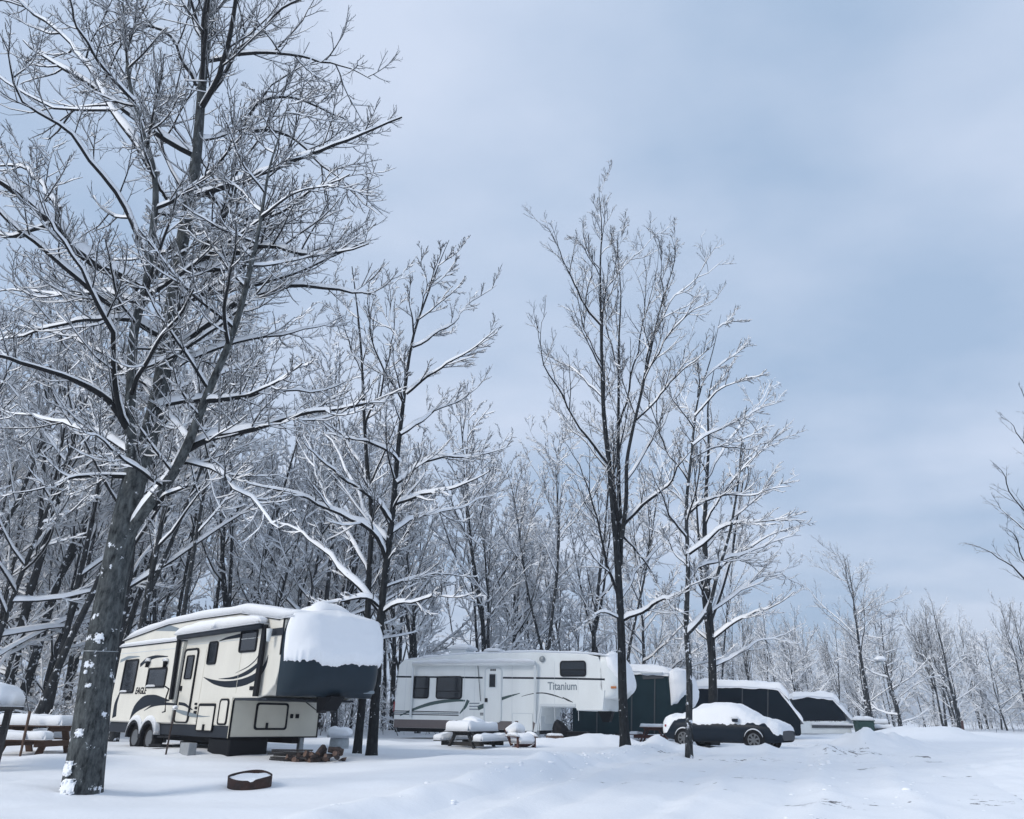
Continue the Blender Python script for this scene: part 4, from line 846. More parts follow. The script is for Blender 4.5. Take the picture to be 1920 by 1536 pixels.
for u_, y_ in ((-.25, .25), (-.25, 2.15)): MB().box(u_ - .06, u_ + .06, y_ - .06, y_ + .06, zg0 - .1, zbm).build('landing_leg', 'galv', T1)

for px in (375, 442): u, z = Pt(px, 1300); MB().box(u - .006, u + .006, -.006, -.001, zs + .05 if px < 430 else zc + .1, Pt(px, 1215)[1]).build('panel_seam', 'cream2', T1)
MB().box(Pt(340, 1300)[0], us - .3, -.012, -.001, Pt(400, 1205)[1] - .0, Pt(400, 1205)[1] + .012).build('drip_rail', 'whiteshade', T1)
# ---- white trailer
A2 = math.radians(22)
S2 = Side(737, 35.0, A2, gz(*at(737, 1345, 35)[:2]))
T2 = empty('fifth_wheel_trailer', tuple(S2.o), -A2); P2 = S2.tr
tag(T2, 'long white fifth-wheel trailer with green pinstripes and Titanium lettering', 'trailer')
zsk = P2(870, 1350)[1]; zb2 = P2(870, 1367)[1]
u_nose = P2(1131, 1330)[0]; u_low = P2(1012, 1350)[0]; zo = P2(1050, 1326)[1]; zo2 = P2(1105, 1333)[1]
roof2 = [P2(748, 1247), P2(757, 1238), P2(810, 1232), P2(880, 1226), P2(1000, 1223), P2(1098, 1226)]
u_seam = P2(1128, 1250)[0]
prof = [(0.02, zb2 + .02), (P2(742, 1300)[0], P2(742, 1300)[1])] + roof2 + [(u_seam - .12, roof2[-1][1] - .12), (u_seam, roof2[-1][1] - .45), (u_seam + .05, zo2 + .5), (u_nose, zo2 + .1), (u_nose - .02, zo2), (P2(1082, 1333)[0], zo2), (P2(1079, 1326)[0], zo), (u_low + .1, zo), (u_low - .05, zb2), (0.3, zb2)]
MB().plate(prof, 0, WID).build('body', 'white', T2, bevel=.03)
MB().box(.06, u_low - .12, -.006, .2, zb2 + .005, zsk - .02).build('skirt', 'brownskirt', T2)
cap2, surf2 = cap_part(T2, u_seam - .06, .90, WID, zo2 + .45, roof2[-1][1] - .05, .62, 'white', lean=.45, under=.35)
cap_snow(cap2, surf2, .16, .09, 21, jag=.05, s0=.10, s1=.99, tri=lambda s: .55 * np.clip((.30 - s) / .2, 0, 1))
# recessed front wall of the lower box and frame
lf = [(.03, zb2), (.03, zo - .01), (WID - .03, zo - .01), (WID - .03, zb2)]
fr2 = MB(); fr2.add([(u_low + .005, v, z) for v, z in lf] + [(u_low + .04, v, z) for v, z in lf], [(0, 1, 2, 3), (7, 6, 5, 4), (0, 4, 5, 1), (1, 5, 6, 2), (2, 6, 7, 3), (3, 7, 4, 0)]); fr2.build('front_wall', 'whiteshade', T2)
fplate(T2, 'front_hatch', rrect(.5, 1.9, zb2 + .25, zo - .3, .06), u_low + .04, u_low + .06, 'white')
MB().plate([(u_low - .26, zb2 - .05), (u_low - .02, zo + .06), (u_low + .07, zo + .06), (u_low - .12, zb2 - .05)], -.03, -.002).build('corner_trim', 'whiteshade', T2)
MB().box(u_low, P2(1079, 1326)[0], -.028, -.002, zo + .03, zo + .12).build('overhang_trim', 'whiteshade', T2)
MB().plate([P2(1085, 1293), P2(1134, 1294), P2(1130, 1332), P2(1082, 1331)], -.03, -.001).build('nose_panel', 'white', T2)
MB().plate([(u_nose - .5, zo2 + .0), (u_nose + .1, zo2), (u_nose - .05, zo2 - .4), (u_nose - .3, zo2 - .4)], 1.0, 1.4).build('hitch_pin_box', 'black', T2)
# stripes
def dec2(pl, ws, m='decal', y=0.): MB().plate(ribbon([S2.tr(a, b, y) for a, b in pl], ws), y - .004, y - .0005).build('stripe', m, T2)
dec2([(743, 1269), (840, 1270), (905, 1271)], [.035, .035, .035]); dec2([(943, 1271), (1040, 1272), (1134, 1274)], [.035, .035, .035])
for y_ in (1333, 1336, 1339): dec2([(738, y_), (800, y_ + 1.3), (860, y_ + 2.5)], [.018, .018, .018], 'decalgrey' if y_ == 1336 else 'decal')
for y_ in (1337.5, 1340.5): dec2([(900, y_), (933, y_ + .6)], [.018, .018])
dec2([(750, 1342), (775, 1330), (810, 1318), (850, 1313), (872, 1314)], [.02, .05, .07, .06, .03], 'decalgreen')
dec2([(878, 1313), (873, 1325), (862, 1338)], [.07, .06, .02], 'decalgreen')
dec2([(896, 1328), (920, 1318), (950, 1307), (975, 1300)], [.09, .08, .05, .01], 'decalgreen')
dec2([(978, 1306), (1000, 1300), (1020, 1299), (1040, 1304), (1056, 1310)], [.008, .015, .02, .025, .01]); dec2([(1055, 1308), (1065, 1313), (1074, 1317)], [.02, .03, .01])
for y_ in (1319, 1324.5, 1330): dec2([(880, y_), (899, y_)], [.022, .022], 'decalgrey')
u0, z0 = P2(1027, 1293.5); u1, _ = P2(1086, 1293.5)
text_mesh('lettering', 'Titanium', .42, 'decalgrey', T2, (u0, -.004, z0), sx=(u1 - u0) / 1.60, offset=.006)
# windows, door, awning, lamps
for q, sp in (((774.5, 1268, 805, 1310), .45), ((818, 1268, 867, 1311), .34), ((1050, 1239, 1099, 1269), .42)):
    u0, u1, z0, z1 = S2.rect(*q); window(T2, u0, u1, z0, z1, .12, 0, .05, sp)
u0, u1, z0, z1 = S2.rect(908, 1252, 941, 1355)
d2 = MB().ring(rrect(u0, u1, z0, z1, .16), rrect(u0 + .05, u1 - .05, z0 + .03, z1 - .05, .12), -.04, .002).build('door', 'whiteshade', T2); MB().plate(rrect(u0 + .048, u1 - .048, z0 + .028, z1 - .048, .12), -.02, .002).build('door_leaf', 'white', d2)
a0, a1, b0, b1 = S2.rect(917, 1263, 931, 1290); window(d2, a0, a1, b0, b1, .03, -.02, .03, name='door_window', framem='whiteshade')
MB().box(u0 + .05, u0 + .16, -.06, -.02, b0 - .55, b0 - .4).build('handle', 'black', d2)
for k in range(3): MB().box(a0 + .06 + k * .09, a0 + .12 + k * .09, -.03, -.02, b1 + .10, b1 + .19).build('number_plate', 'black', d2)
ya = -.18; p0 = S2.tr(775, 1243, ya); p1 = S2.tr(1003, 1241, ya)
aw2 = MB().tube([(p0[0], ya, p0[1] - .05), (p1[0], ya, p1[1] - .05)], .09, 12).build('awning', 'white', T2, True)
roof_pad(aw2, [(p0[0], p0[1] - .02), (p1[0], p1[1] - .02)], ya - .12, -.01, .13, 31, 80, 8, lump=.3)
for xa, xb, yy in ((775, 767, 1345), (1003, 1001, 1355)):
    q0 = S2.tr(xa, 1243, ya); q1 = S2.tr(xb, yy, ya); MB().bar((q0[0], ya, q0[1]), (q1[0], -.06, q1[1]), .09, .05, (0, 1, 0)).build('awning_arm', 'whiteshade', aw2)
q0 = S2.tr(896, 1248, -.05); q1 = S2.tr(901, 1315, -.05); MB().tube([(q0[0], -.05, q0[1]), (q1[0], -.05, q1[1])], .012, 6).build('awning_strap', 'black', aw2)
u, z = P2(1017, 1236); MB().tube([(u, -.05, z), (u, .01, z)], .12, 18).build('vent_cover', 'galv', T2, True)
u, z = P2(1144, 1289); MB().box(u_seam + .35, u_seam + .55, -.012, .1, z - .04, z + .04).build('marker_lamp', 'amber', T2)
u, z = P2(736, 1325); MB().box(-.03, .06, .02, .14, z - .2, z + .2).build('tail_lamp', 'red', T2)
u0, u1, z0, z1 = S2.rect(960, 1337, 999, 1371); o = MB().ring(rrect(u0, u1, z0, z1, .05), rrect(u0 + .03, u1 - .03, z0 + .03, z1 - .03, .03), -.02, .002).build('baggage_hatch', 'whiteshade', T2); MB().plate(rrect(u0 + .028, u1 - .028, z0 + .028, z1 - .028, .03), -.012, .003).build('hatch_panel', 'white', o)
for px in (760, 870, 890, 960, 1040, 1084): u, z = P2(px, 1300); MB().box(u - .008, u + .008, -.004, -.0008, zsk + .04, roof2[3][1] - .35).build('panel_seam', 'whiteshade', T2)
# roof: thin snow, air conditioner, vents
roof_pad(T2, roof2[1:] + [(u_seam + .3, roof2[-1][1] - .08)], .02, WID - .02, .09, 33, 90, 18, lump=.35, lscale=1.2, pw=14)
u, z = P2(845, 1228); o = MB().plate([(u - .5, z), (u - .42, z + .3), (u + .3, z + .34), (u + .5, z)], .8, 1.7).build('air_conditioner', 'whiteshade', T2, bevel=.06); snow_pad('snow', rect_base(u - .5, u + .5, .75, 1.75, z + .3), 18, 16, .18, o, 3, pw=4)
u, z = P2(895, 1225); o = MB().plate([(u - .4, z), (u - .2, z + .12), (u + .45, z + .17), (u + .5, z)], .9, 1.6).build('roof_vent', 'galv', T2, bevel=.03); snow_pad('snow', rect_base(u - .1, u + .6, .85, 1.65, z + .15), 14, 12, .13, o, 5, pw=4)
u, z = P2(785, 1234); o = MB().box(u - .5, u + .4, .9, 1.6, z - .02, z + .08).build('roof_hatch', 'whiteshade', T2, bevel=.03)
MB().box(.05, u_low - .2, .4, 2.0, zb2 - .15, zb2 - .002).build('chassis', 'black', T2)
for px in (860, 885):
    u, z = P2(px, 1372); wheel(T2, u, -.02, gz(*S2.o[:2]) - S2.o[2] + .36, .36, .24)
u, z = P2(1006, 1350)
for v_ in (.25, 2.1): MB().box(u_low - .25, u_low - .13, v_, v_ + .1, -.2, zb2).build('landing_leg', 'galv', T2)

# ---- covered trailers beyond
def covered_trailer(name, label, px, Y, a, pxprof, W, m, T, seed, front_snow=.12, lower=None, lowmat='white', tri=None, cap=(.7, .45), tl=.3):
    S = Side(px, Y, a, gz(*at(px, 1345, Y)[:2])); t = empty(name, tuple(S.o), -a); tag(t, label, 'trailer')
    pr = [S.tr(*q) for q in pxprof]; zt = max(z for _, z in pr); zb = min(z for _, z in pr); uf = max(u for u, _ in pr)
    b = MB().plate(pr, 0, W).build('cover', m, t, bevel=.12)
    rf = [q for q in pr if q[1] > zt - .55]; rf = sorted(rf)
    roof_pad(t, [(rf[0][0] - .05, rf[0][1] - .02)] + rf[1:-1] + [(rf[-1][0] + .06, rf[-1][1] - .02)], -.07, W + .05, T, seed, 90, 18, lump=.28, lscale=1.0, pw=9, side=.25, droop=.12)
    return S, t, pr
S3, T3, pr3 = covered_trailer('covered_trailer', 'teal tarp-covered trailer with white drift sliding off its front', 1085, 38.5, math.radians(26),
    [(1072, 1377), (1072, 1262), (1130, 1257), (1200, 1258), (1252, 1261), (1256, 1300), (1262, 1325), (1254, 1350), (1250, 1377)], 2.5, 'teal', .30, 41)
uf = max(u for u, _ in pr3[:5]); zt3 = pr3[4][1]; zb3 = S3.tr(1256, 1352)[1]
c3, sf3 = cap_part(T3, uf - .05, .8, 2.5, zb3 + .1, zt3, .4, 'teal', lean=.35, under=.5, name='nose_cover'); cap_snow(c3, sf3, .30, .2, 42, jag=.05, s0=.03, s1=.99, tri=lambda s: .25 * np.sin(s * 6) ** 2 - .05)
q0 = S3.tr(1203, 1262, 0); q1 = S3.tr(1243, 1264, 0); MB().bar((q0[0], -.1, q0[1]), (q1[0], -.1, q1[1] + .05), .16, .06, (0, 0, 1)).build('awning_rail', 'whiteshade', T3)
MB().plate([S3.tr(*q) for q in ((1203, 1263), (1245, 1264), (1245, 1272), (1206, 1274))], -.025, -.001).build('tarp_flap', 'graycloth', T3)
S4, T4, pr4 = covered_trailer('covered_trailer', 'black covered trailer with raked front, directly behind the parked car', 1300, 45.0, math.radians(14),
    [(1296, 1380), (1296, 1287), (1345, 1286), (1400, 1287), (1462, 1291), (1476, 1306), (1501, 1352), (1503, 1380)], 2.5, 'tarpnavy', .36, 51)
def raked_snow(S, T, a, b, W, th, seed):
    P = np.array([S.tr(*a), S.tr(*b)]); s = np.linspace(0, 1, 2)
    def base(U, V): return np.stack([P[0, 0] + (P[1, 0] - P[0, 0]) * U, -.06 + (W + .1) * V, P[0, 1] + (P[1, 1] - P[0, 1]) * U], -1)
    o = snow_pad('snow', base, 30, 16, th, T, seed, .4, 1.2, pw=10, side=.3, droop=.05)
raked_snow(S4, T4, (1455, 1288), (1507, 1356), 2.5, .26, 52)
for S_, T_, xs_, yt, yb_ in ((S4, T4, (1345, 1392, 1440), 1290, 1378), (S3, T3, (1120, 1185, 1228), 1264, 1376)):
    for x_ in xs_:
        a_ = S_.tr(x_, yt); b_ = S_.tr(x_ - 1, yb_); MB().bar((a_[0], -.012, a_[1]), (b_[0], -.012, b_[1]), .05, .016, (0, 1, 0)).build('tarp_strap', 'graycloth', T_)
S5, T5, pr5 = covered_trailer('covered_trailer', 'small dark-windowed trailer with white lower body, farthest right of the row', 1492, 56.0, math.radians(12),
    [(1488, 1352), (1488, 1306), (1520, 1305), (1562, 1308), (1572, 1316), (1589, 1352)], 2.4, 'tarpnavy', .34, 61)
raked_snow(S5, T5, (1556, 1306), (1604, 1358), 2.4, .30, 62)
l5 = [S5.tr(*q) for q in ((1486, 1376), (1486, 1353), (1592, 1353), (1598, 1376))]; MB().plate(l5, -.05, 2.45).build('lower_body', 'white', T5, bevel=.04)
l5 = [S5.tr(*q) for q in ((1522, 1365), (1522, 1360), (1599, 1359), (1599, 1365))]; MB().plate(l5, -.12, -.051).build('bumper', 'graycloth', T5)
u0, z0 = S5.tr(1520, 1359); u1, z1 = S5.tr(1600, 1358); snow_pad('snow', rect_base(u0, u1, -.16, -.04, z0), 40, 6, .16, T5, 64, .4)

# ------------------------------------------------------------------ car
def car():
    F = at(1414, 1388, 30.0); a = math.radians(37); F = F + .9 * np.array([math.sin(a), math.cos(a), 0]); zg = F[2] - .325
    t = empty('parked_car', (F[0], F[1], zg), -a); tag(t, 'dark blue sedan under a full coat of snow beside the slender tree', 'car')
    # stations along x: (x, half width, sill z, belt z, roof z or top, shoulder inset)
    L = [(-3.72, .62, .42, .74, .80, .10), (-3.62, .78, .32, .80, .96, .12), (-3.2, .88, .24, .88, 1.04, .16), (-2.75, .90, .22, .90, 1.12, .24), (-2.2, .91, .2, .92, 1.38, .34), (-1.7, .91, .2, .92, 1.46, .36), (-1.1, .91, .2, .91, 1.46, .36),
         (-.75, .91, .2, .90, 1.38, .34), (-.3, .91, .2, .88, 1.14, .26), (.0, .90, .2, .86, .98, .2), (.35, .89, .22, .82, .92, .16), (.65, .87, .24, .76, .84, .14), (.88, .82, .26, .66, .74, .12), (.98, .70, .32, .58, .64, .1)]
    X = np.array(L); k = np.linspace(0, len(L) - 1, 60); G = np.stack([np.interp(k, range(len(L)), X[:, i]) for i in range(6)], 1)
    for _ in range(2): G[1:-1] = .25 * G[:-2] + .5 * G[1:-1] + .25 * G[2:]
    def sect(g, off=0.0):
        x, w, s, b, r, ins = g; m = (s + b) / 2
        h = [(-.0, s), (w * .8, s), (w * .97, s + .08), (w, m), (w * .99, b - .06), (w * .955, b), (w - ins * .55, b + (r - b) * .55), (w - ins, b + (r - b) * .9), (w * .35, r + .01), (0, r + .015)]
        pts = [(x, -y, z) for y, z in h[1:]] ; pts2 = [(x, y, z) for y, z in h[1:-1][::-1]]
        return pts + pts2
    V = np.array([sect(g) for g in G]); n = V.shape[1]; ns = len(G)
    F_ = [(i * n + j, i * n + j + 1, (i + 1) * n + j + 1, (i + 1) * n + j) for i in range(ns - 1) for j in range(n - 1)] + [tuple(range(n)), tuple(range((ns - 1) * n, ns * n))[::-1]]
    me = bpy.data.meshes.new('body'); me.from_pydata(V.reshape(-1, 3).tolist(), [], F_); me.materials.append(MT['carpaint']); me.polygons.foreach_set('use_smooth', [True] * (len(F_) - 2) + [False] * 2); link('body', me, t)
    # snow coat: body sections from below the belt upward, pushed out, ragged hem
    up_ = []
    sidx = np.linspace(0, 1, 34)
    for i, g in enumerate(np.stack([np.interp(np.linspace(0, ns - 1, 130), range(ns), G[:, c]) for c in range(6)], 1)):
        sec = np.array(sect(g)); y = sec[:, 1]; z = sec[:, 2]; x = g[0]
        fq = i / 129.
        hem = .10 + .2 * fbm(x * 2.6, 1.0, 71, 4) + (-.30 if x < -3.2 else 0) * sstep(-3.2, -3.6, -abs(x)) + .16 * math.exp(-((x) / .42) ** 2) * 1.0 + .12 * math.exp(-((x + 2.75) / .42) ** 2) - .08 * sstep(.4, .8, x)
        z_low = g[3] - .05 + hem - .12
        j = np.linspace(0, len(sec) - 1, 200); py = np.interp(j, range(len(sec)), y); pz = np.interp(j, range(len(sec)), z)
        ok = np.where(pz >= min(z_low, pz.max() - .03))[0]; a0, a1 = ok[0], ok[-1]
        jj = a0 + (a1 - a0) * sidx; py = np.interp(jj, range(200), py); pz = np.interp(jj, range(200), pz)
        e = np.clip(np.minimum(sidx, 1 - sidx) / .07, 0, 1) ** .5; top = np.clip((np.minimum(sidx, 1 - sidx) - .16) / .16, 0, 1)
        edge = np.clip(min(fq, 1 - fq) / .03, 0, 1) ** .5
        th = e * edge * (.025 + .11 * top) * (1 + .7 * fbm(x * 2.5 + sidx, sidx * 9, 72, 4)); th = th + .008; py2 = py + np.sign(py) * th * (1 - top) * 1.0; pz2 = pz + th * (.25 + .75 * top)
        up_.append(np.stack([np.full_like(py, x + (.02 if fq > .97 else -.02 if fq < .03 else 0)), py2, pz2], 1))
    A = np.array(up_); link('snow', np_mesh('snow', A.reshape(-1, 3), grid_faces(A.shape[0], A.shape[1]), 'snow'), t)
    for xw in (0.0, -2.75):
        for yy, s in ((-.915, 1), (.70, -1)):
            arch = MB().tube([(xw, yy - .002 if s > 0 else yy + .2, .33), (xw, yy + .012 if s > 0 else yy + .222, .33)], .40, 30).build('wheel_arch', 'rubber', t)
            wheel(t, xw, yy - .02 if s > 0 else yy, .325, .325, .21, .70, spokes=7)
            if s > 0: roof_pad(t, [(xw - .36 * math.cos(q), .33 + .36 * math.sin(q)) for q in np.linspace(.3, 2.84, 16)], -.95, -.90, .03, 74, 20, 5)
    m = MB().box(-.72, -.52, -1.08, -.93, .93, 1.05).build('wing_mirror', 'carpaint', t, bevel=.03); snow_pad('snow', rect_base(-.74, -.50, -1.09, -.9, 1.05), 8, 8, .07, m, 4, pw=4)
    MB().box(-3.55, -3.5, -.86, -.72, .72, .80).build('tail_lamp', 'red', t)
    MB().plate([(.62, .60), (.80, .57), (.78, .64), (.60, .68)], -.78, -.6).build('headlamp', 'steel', t, bevel=.02)
    MB().box(.90, .955, -.45, .45, .40, .43).build('grille_bar', 'steel', t)
    MB().box(-2.0, -1.2, -.925, -.90, .20, .24).build('sill_trim', 'black', t)
    return t
car()

# ------------------------------------------------------------------ small things
def picnic_table(name, label, loc, rz, m, L=1.75, snow=.20, lean=.0, top_m=None):
    t = empty(name, loc, rz); tag(t, label, 'picnic table'); z0 = .0
    for k in range(5):
        y = -.36 + k * .18; MB().box(-L / 2, L / 2, y - .083, y + .083, .70, .74).build('top_plank', m, t, bevel=.006)
    for s in (-1, 1):
        for k in range(2): y = s * (.66 + .15 * k); MB().box(-L / 2, L / 2, y - .068, y + .068, .42, .46).build('bench_plank', m, t, bevel=.006)
        x = s * (L / 2 - .3)
        for q in (-1, 1): MB().bar((x + .001 * q, q * .22, .699), (x + .001 * q, q * .66, -.12), .05, .14, (1, 0, 0)).build('leg', m, t)
        MB().box(x + .028, x + .07, -.78, .78, .30, .419).build('crossbeam', m, t); MB().box(x + .028, x + .07, -.36, .36, .60, .699).build('top_beam', m, t)
    snow_pad('snow', rect_base(-L / 2 - .02, L / 2 + .02, -.45, .45, .742), 40, 26, snow, t, 4, .14, pw=16, side=.10)
    for s in (-1, 1): snow_pad('snow', rect_base(-L / 2 - .01, L / 2 + .02, s * .735 - .17, s * .735 + .17, .462), 40, 14, snow * .8, t, 6 + s, .16, pw=12, side=.12)
    return t
p = onground(70, 1419); p = at(68, 1390, 18.5); picnic_table('picnic_table', 'brown picnic table under snow, left of the big tree trunk', (p[0], p[1], gz(p[0], p[1]) - .12), math.radians(-4), 'wood', 1.5)
p = at(885, 1388, 26.8); tb = picnic_table('picnic_table', 'dark weathered picnic table heaped with snow before the white trailer', (p[0], p[1], gz(p[0], p[1]) - .26), math.radians(62), 'wooddark', 1.9, .26)
snow_pad('snow', rect_base(-.25, .35, -.3, .3, .95), 16, 16, .2, tb, 8, pw=2)
p = at(1226, 1371, 33.5); picnic_table('picnic_table', 'red-brown picnic table by the teal covered trailer', (p[0], p[1], gz(p[0], p[1]) - .1), math.radians(70), 'woodred', 1.3, .10)

# fire ring with snow inside
p = onground(467, 1479)
t = empty('fire_ring', (p[0], p[1], p[2])); t.rotation_euler = (math.radians(9), 0, 0); tag(t, 'low rusty steel fire ring holding snow, alone on the white ground', 'fire ring')
b = MB(); n = 56; r0 = .335; hh = .20; vs = []; fs = []
for i in range(n):
    a = 2 * math.pi * i / n; nt_ = .035 * math.exp(-((math.degrees(a) - 292) / 6) ** 2) + .008 * math.sin(3 * a)
    rr = r0 * (1 + .012 * math.sin(5 * a + 1))
    for rq, z in ((rr, -.1), (rr * 1.015, hh - nt_), (rr * .965, hh - nt_), (rr * .95, -.1)): vs.append((rq * math.cos(a), rq * math.sin(a), z))
for i in range(n):
    j = (i + 1) % n; fs += [(i * 4 + k, j * 4 + k, j * 4 + (k + 1) % 4, i * 4 + (k + 1) % 4) for k in range(4)]
b.add(vs, fs); b.build('ring', 'rust', t)
def disc_base(U, V): 
    rr = V * r0 * .955; return np.stack([rr * np.cos(U * 6.28318), rr * np.sin(U * 6.28318), np.full_like(U, .02)], -1)
U, Vv = np.meshgrid(np.linspace(0, 1, 40), np.linspace(0, 1, 12), indexing='ij'); B = disc_base(U, Vv); B[..., 2] = .165 + .035 * (1 - Vv ** 2) + .02 * fbm(B[..., 0] * 6, B[..., 1] * 6, 3, 2)
link('snow', np_mesh('snow', B.reshape(-1, 3), grid_faces(40, 12), 'snow'), t)

# snow-roofed wooden stand cut by the left edge
p = at(-32, 1405, 15.5); t = empty('wooden_stand', (p[0], p[1], gz(p[0], p[1])), .1); tag(t, 'dark wooden stand with a snow-heaped roof at the left edge', 'stand')
MB().box(-.75, .30, -.45, .45, 1.04, 1.10).build('roof', 'wooddark', t, bevel=.01)
snow_pad('snow', rect_base(-.78, .33, -.48, .48, 1.10), 30, 24, .40, t, 5, .08, pw=5, side=.1)
for x, y in ((-.6, -.35), (.12, -.35), (-.6, .35), (.12, .35)): MB().box(x - .05, x + .05, y - .05, y + .05, -.2, 1.039).build('post', 'wooddark', t)
MB().box(-.7, .22, -.401, -.36, .86, .98).build('beam', 'wooddark', t)
MB().bar((.1, -.43, .72), (-.1, -.43, -.1), .05, .12, (0, 1, 0)).build('brace', 'wooddark', t); MB().box(-.7, .1, -.42, -.402, .48, .60).build('rail', 'wooddark', t)
# leaning oar-like pole and stakes
p = at(42, 1400, 17.2); q = at(56, 1335, 17.9); o = MB().tube([(p[0], p[1], gz(p[0], p[1]) - .1), q], [.022, .03], 8).build('wooden_pole', 'wood'); tag(o, 'brown pole leaning on the left picnic table', 'pole')
p = onground(310, 1417); q = at(328, 1330, p[1] + .25); o = MB().tube([(p[0], p[1], p[2] - .15), q], [.02, .024], 8).build('wooden_stake', 'logbark'); tag(o, 'thin wooden stake with snow tip before the cream trailer door', 'stake')
snow_pad('snow', lambda U, V: np.stack([q[0] - .05 + .1 * U, q[1] - .05 + .1 * V, np.full_like(U, q[2])], -1), 8, 8, .08, o, 3, pw=3)
# concrete block under the trailer
p = at(353, 1402, 19.4)
t = empty('concrete_block', (p[0], p[1], gz(p[0], p[1]) - .05), -A1); tag(t, 'grey concrete block in the snow under the cream trailer', 'block'); MB().box(-.22, .22, -.1, .1, 0, .3).build('block', 'concrete', t, bevel=.012)
# firewood heap, every log by itself
rl = np.random.default_rng(5); mesh_kinds = []
for k in range(5):
    b = MB(); r = [.055, .075, .09, .065, .08][k]; l = [.42, .4, .45, .38, .5][k]; n = 9
    if k < 3: b.tube([(-l / 2, 0, 0), (0, 0, .006), (l / 2, 0, 0)], [r, r * 1.05, r * .95], n, cap=False)
    else: b.tube([(-l / 2, 0, 0), (l / 2, 0, 0)], [r, r * .95], 3, cap=False); n = 3
    me = bpy.data.meshes.new('bark'); me.from_pydata(b.v, [], b.f); me.materials.append(MT['logbark'])
    e = MB(); m_ = 3 if k < 3 else 2
    ends = []
    for vs_ in (b.v[:n][::-1], b.v[(m_ - 1) * n:m_ * n]):
        me2 = bpy.data.meshes.new('cut_end'); me2.from_pydata([(x * 1.004, y, z) for x, y, z in vs_], [], [tuple(range(n))]); me2.materials.append(MT['logend']); ends.append(me2)
    mesh_kinds.append((me, ends))
c0 = at(588, 1412, 18.2); gz0 = gz(c0[0], c0[1])
for k in range(30):
    lay = 0 if k < 15 else 1 if k < 25 else 2 if k < 31 else 3
    x = c0[0] + rl.normal() * (.30 - .06 * lay) - .02 + .05 * lay; y = c0[1] + rl.normal() * .18 + .3; z = gz0 + .02 + lay * .10 + rl.uniform(0, .03)
    e = empty('firewood_log', (x, y, z)); e.scale = [rl.uniform(.65, .95)] * 3; e.rotation_euler = (rl.uniform(0, 6), rl.normal() * .3, -math.pi / 2 + rl.normal() * .7); a, c = mesh_kinds[rl.integers(5)]; link('bark', a, e); link('cut_end', c[0], e); link('cut_end', c[1], e)
    tag(e, 'split firewood log in the snow-free heap under the cream trailer nose', 'firewood', 'logs of the firewood heap')
c1 = at(545, 1412, 18.6)
for k in range(6):
    e = MB().bar((-.45, 0, 0), (.45, 0, 0), .14, .03).build('weathered_board', 'wooddark'); e.location = (c1[0] + rl.normal() * .06, c1[1] + rl.normal() * .1, gz(c1[0], c1[1]) + .03 + .034 * k); e.rotation_euler = (0, 0, rl.normal() * .25); tag(e, 'weathered board in the low stack left of the firewood heap', 'board', 'boards stacked under the trailer')
# snow-capped barrel behind the cream trailer
p = at(637, 1384, 25.0); t = empty('barrel', (p[0], p[1], gz(p[0], p[1]) - .1)); tag(t, 'snow-capped barrel seen between cream trailer and tree trunk', 'barrel'); MB().tube([(0, 0, 0), (0, 0, .12), (0, 0, .3), (0, 0, .42)], [.27, .29, .29, .27], 20).build('drum', 'galv', t, True)
snow_pad('snow', lambda U, V: np.stack([(U - .5) * .62, (V - .5) * .62, np.full_like(U, .42)], -1), 16, 16, .32, t, 7, pw=3)
# broken garden chair
p = at(975, 1390, 26.4); t = empty('garden_chair', (p[0], p[1], gz(p[0], p[1]) - .22), .5); tag(t, 'red-brown slatted garden chair buried in snow right of the dark table', 'chair')
for k in range(4): x = -.24 + k * .16; MB().bar((x, .1, .28), (x * 1.25, .42, 1.0 - .12 * abs(k - 2)), .1, .025, (0, 1, 0)).build('back_slat', 'woodred', t)
for k in range(4): y = -.4 + k * .13; MB().bar((-.28, y, .34 - .03 * k), (.28, y, .34 - .03 * k), .1, .022).build('seat_slat', 'woodred', t)
for s in (-1, 1):
    MB().bar((s * .31, -.42, -.1), (s * .31, -.40, .52), .09, .03, (1, 0, 0)).build('leg', 'woodred', t); MB().bar((s * .3, -.45, .3), (s * .3, .55, -.08), .03, .1).build('side_rail', 'woodred', t); MB().bar((s * .34, -.48, .54), (s * .34, .3, .56), .11, .025).build('armrest', 'woodred', t)
snow_pad('snow', rect_base(-.28, .28, -.45, .1, .36), 14, 14, .28, t, 3, .2, pw=3); snow_pad('snow', rect_base(-.3, .3, .22, .45, .62), 14, 8, .3, t, 5, .3, pw=2.5)
for s in (-1, 1): snow_pad('snow', rect_base(s * .34 - .06, s * .34 + .06, -.48, .28, .575), 12, 5, .12, t, 6, pw=3)
# bins and crate under the white trailer nose
p = at(1084, 1388, 30.2); t = empty('storage_bin', (p[0], p[1], gz(p[0], p[1]) - .08), -.3); tag(t, 'black plastic bin under the white trailer nose', 'bin'); MB().plate([(-.3, 0), (.3, 0), (.36, .5), (-.36, .5)], -.26, .26).build('tub', 'black', t, bevel=.03); MB().box(-.38, .38, -.29, .29, .5, .55).build('lid', 'black', t, bevel=.02)
p = at(1058, 1388, 30.4); t = empty('garbage_bag', (p[0], p[1], gz(p[0], p[1]) - .05)); tag(t, 'slumped dark bag leaning by the bin under the white trailer', 'bag')
U, Vv = np.meshgrid(np.linspace(0, 1, 28), np.linspace(0, 1, 18), indexing='ij'); th = U * 2 * math.pi; rr = np.sin(Vv * math.pi) ** .6 * .36 * (1 + .35 * fbm(np.cos(th) * 2 + 5, np.sin(th) * 2 + Vv * 4, 8, 3)); V3 = np.stack([rr * np.cos(th) - .25 * Vv ** 2, rr * np.sin(th) * .8, .95 * Vv ** 1.1], -1); link('sack', np_mesh('sack', V3.reshape(-1, 3), grid_faces(28, 18), 'black'), t)
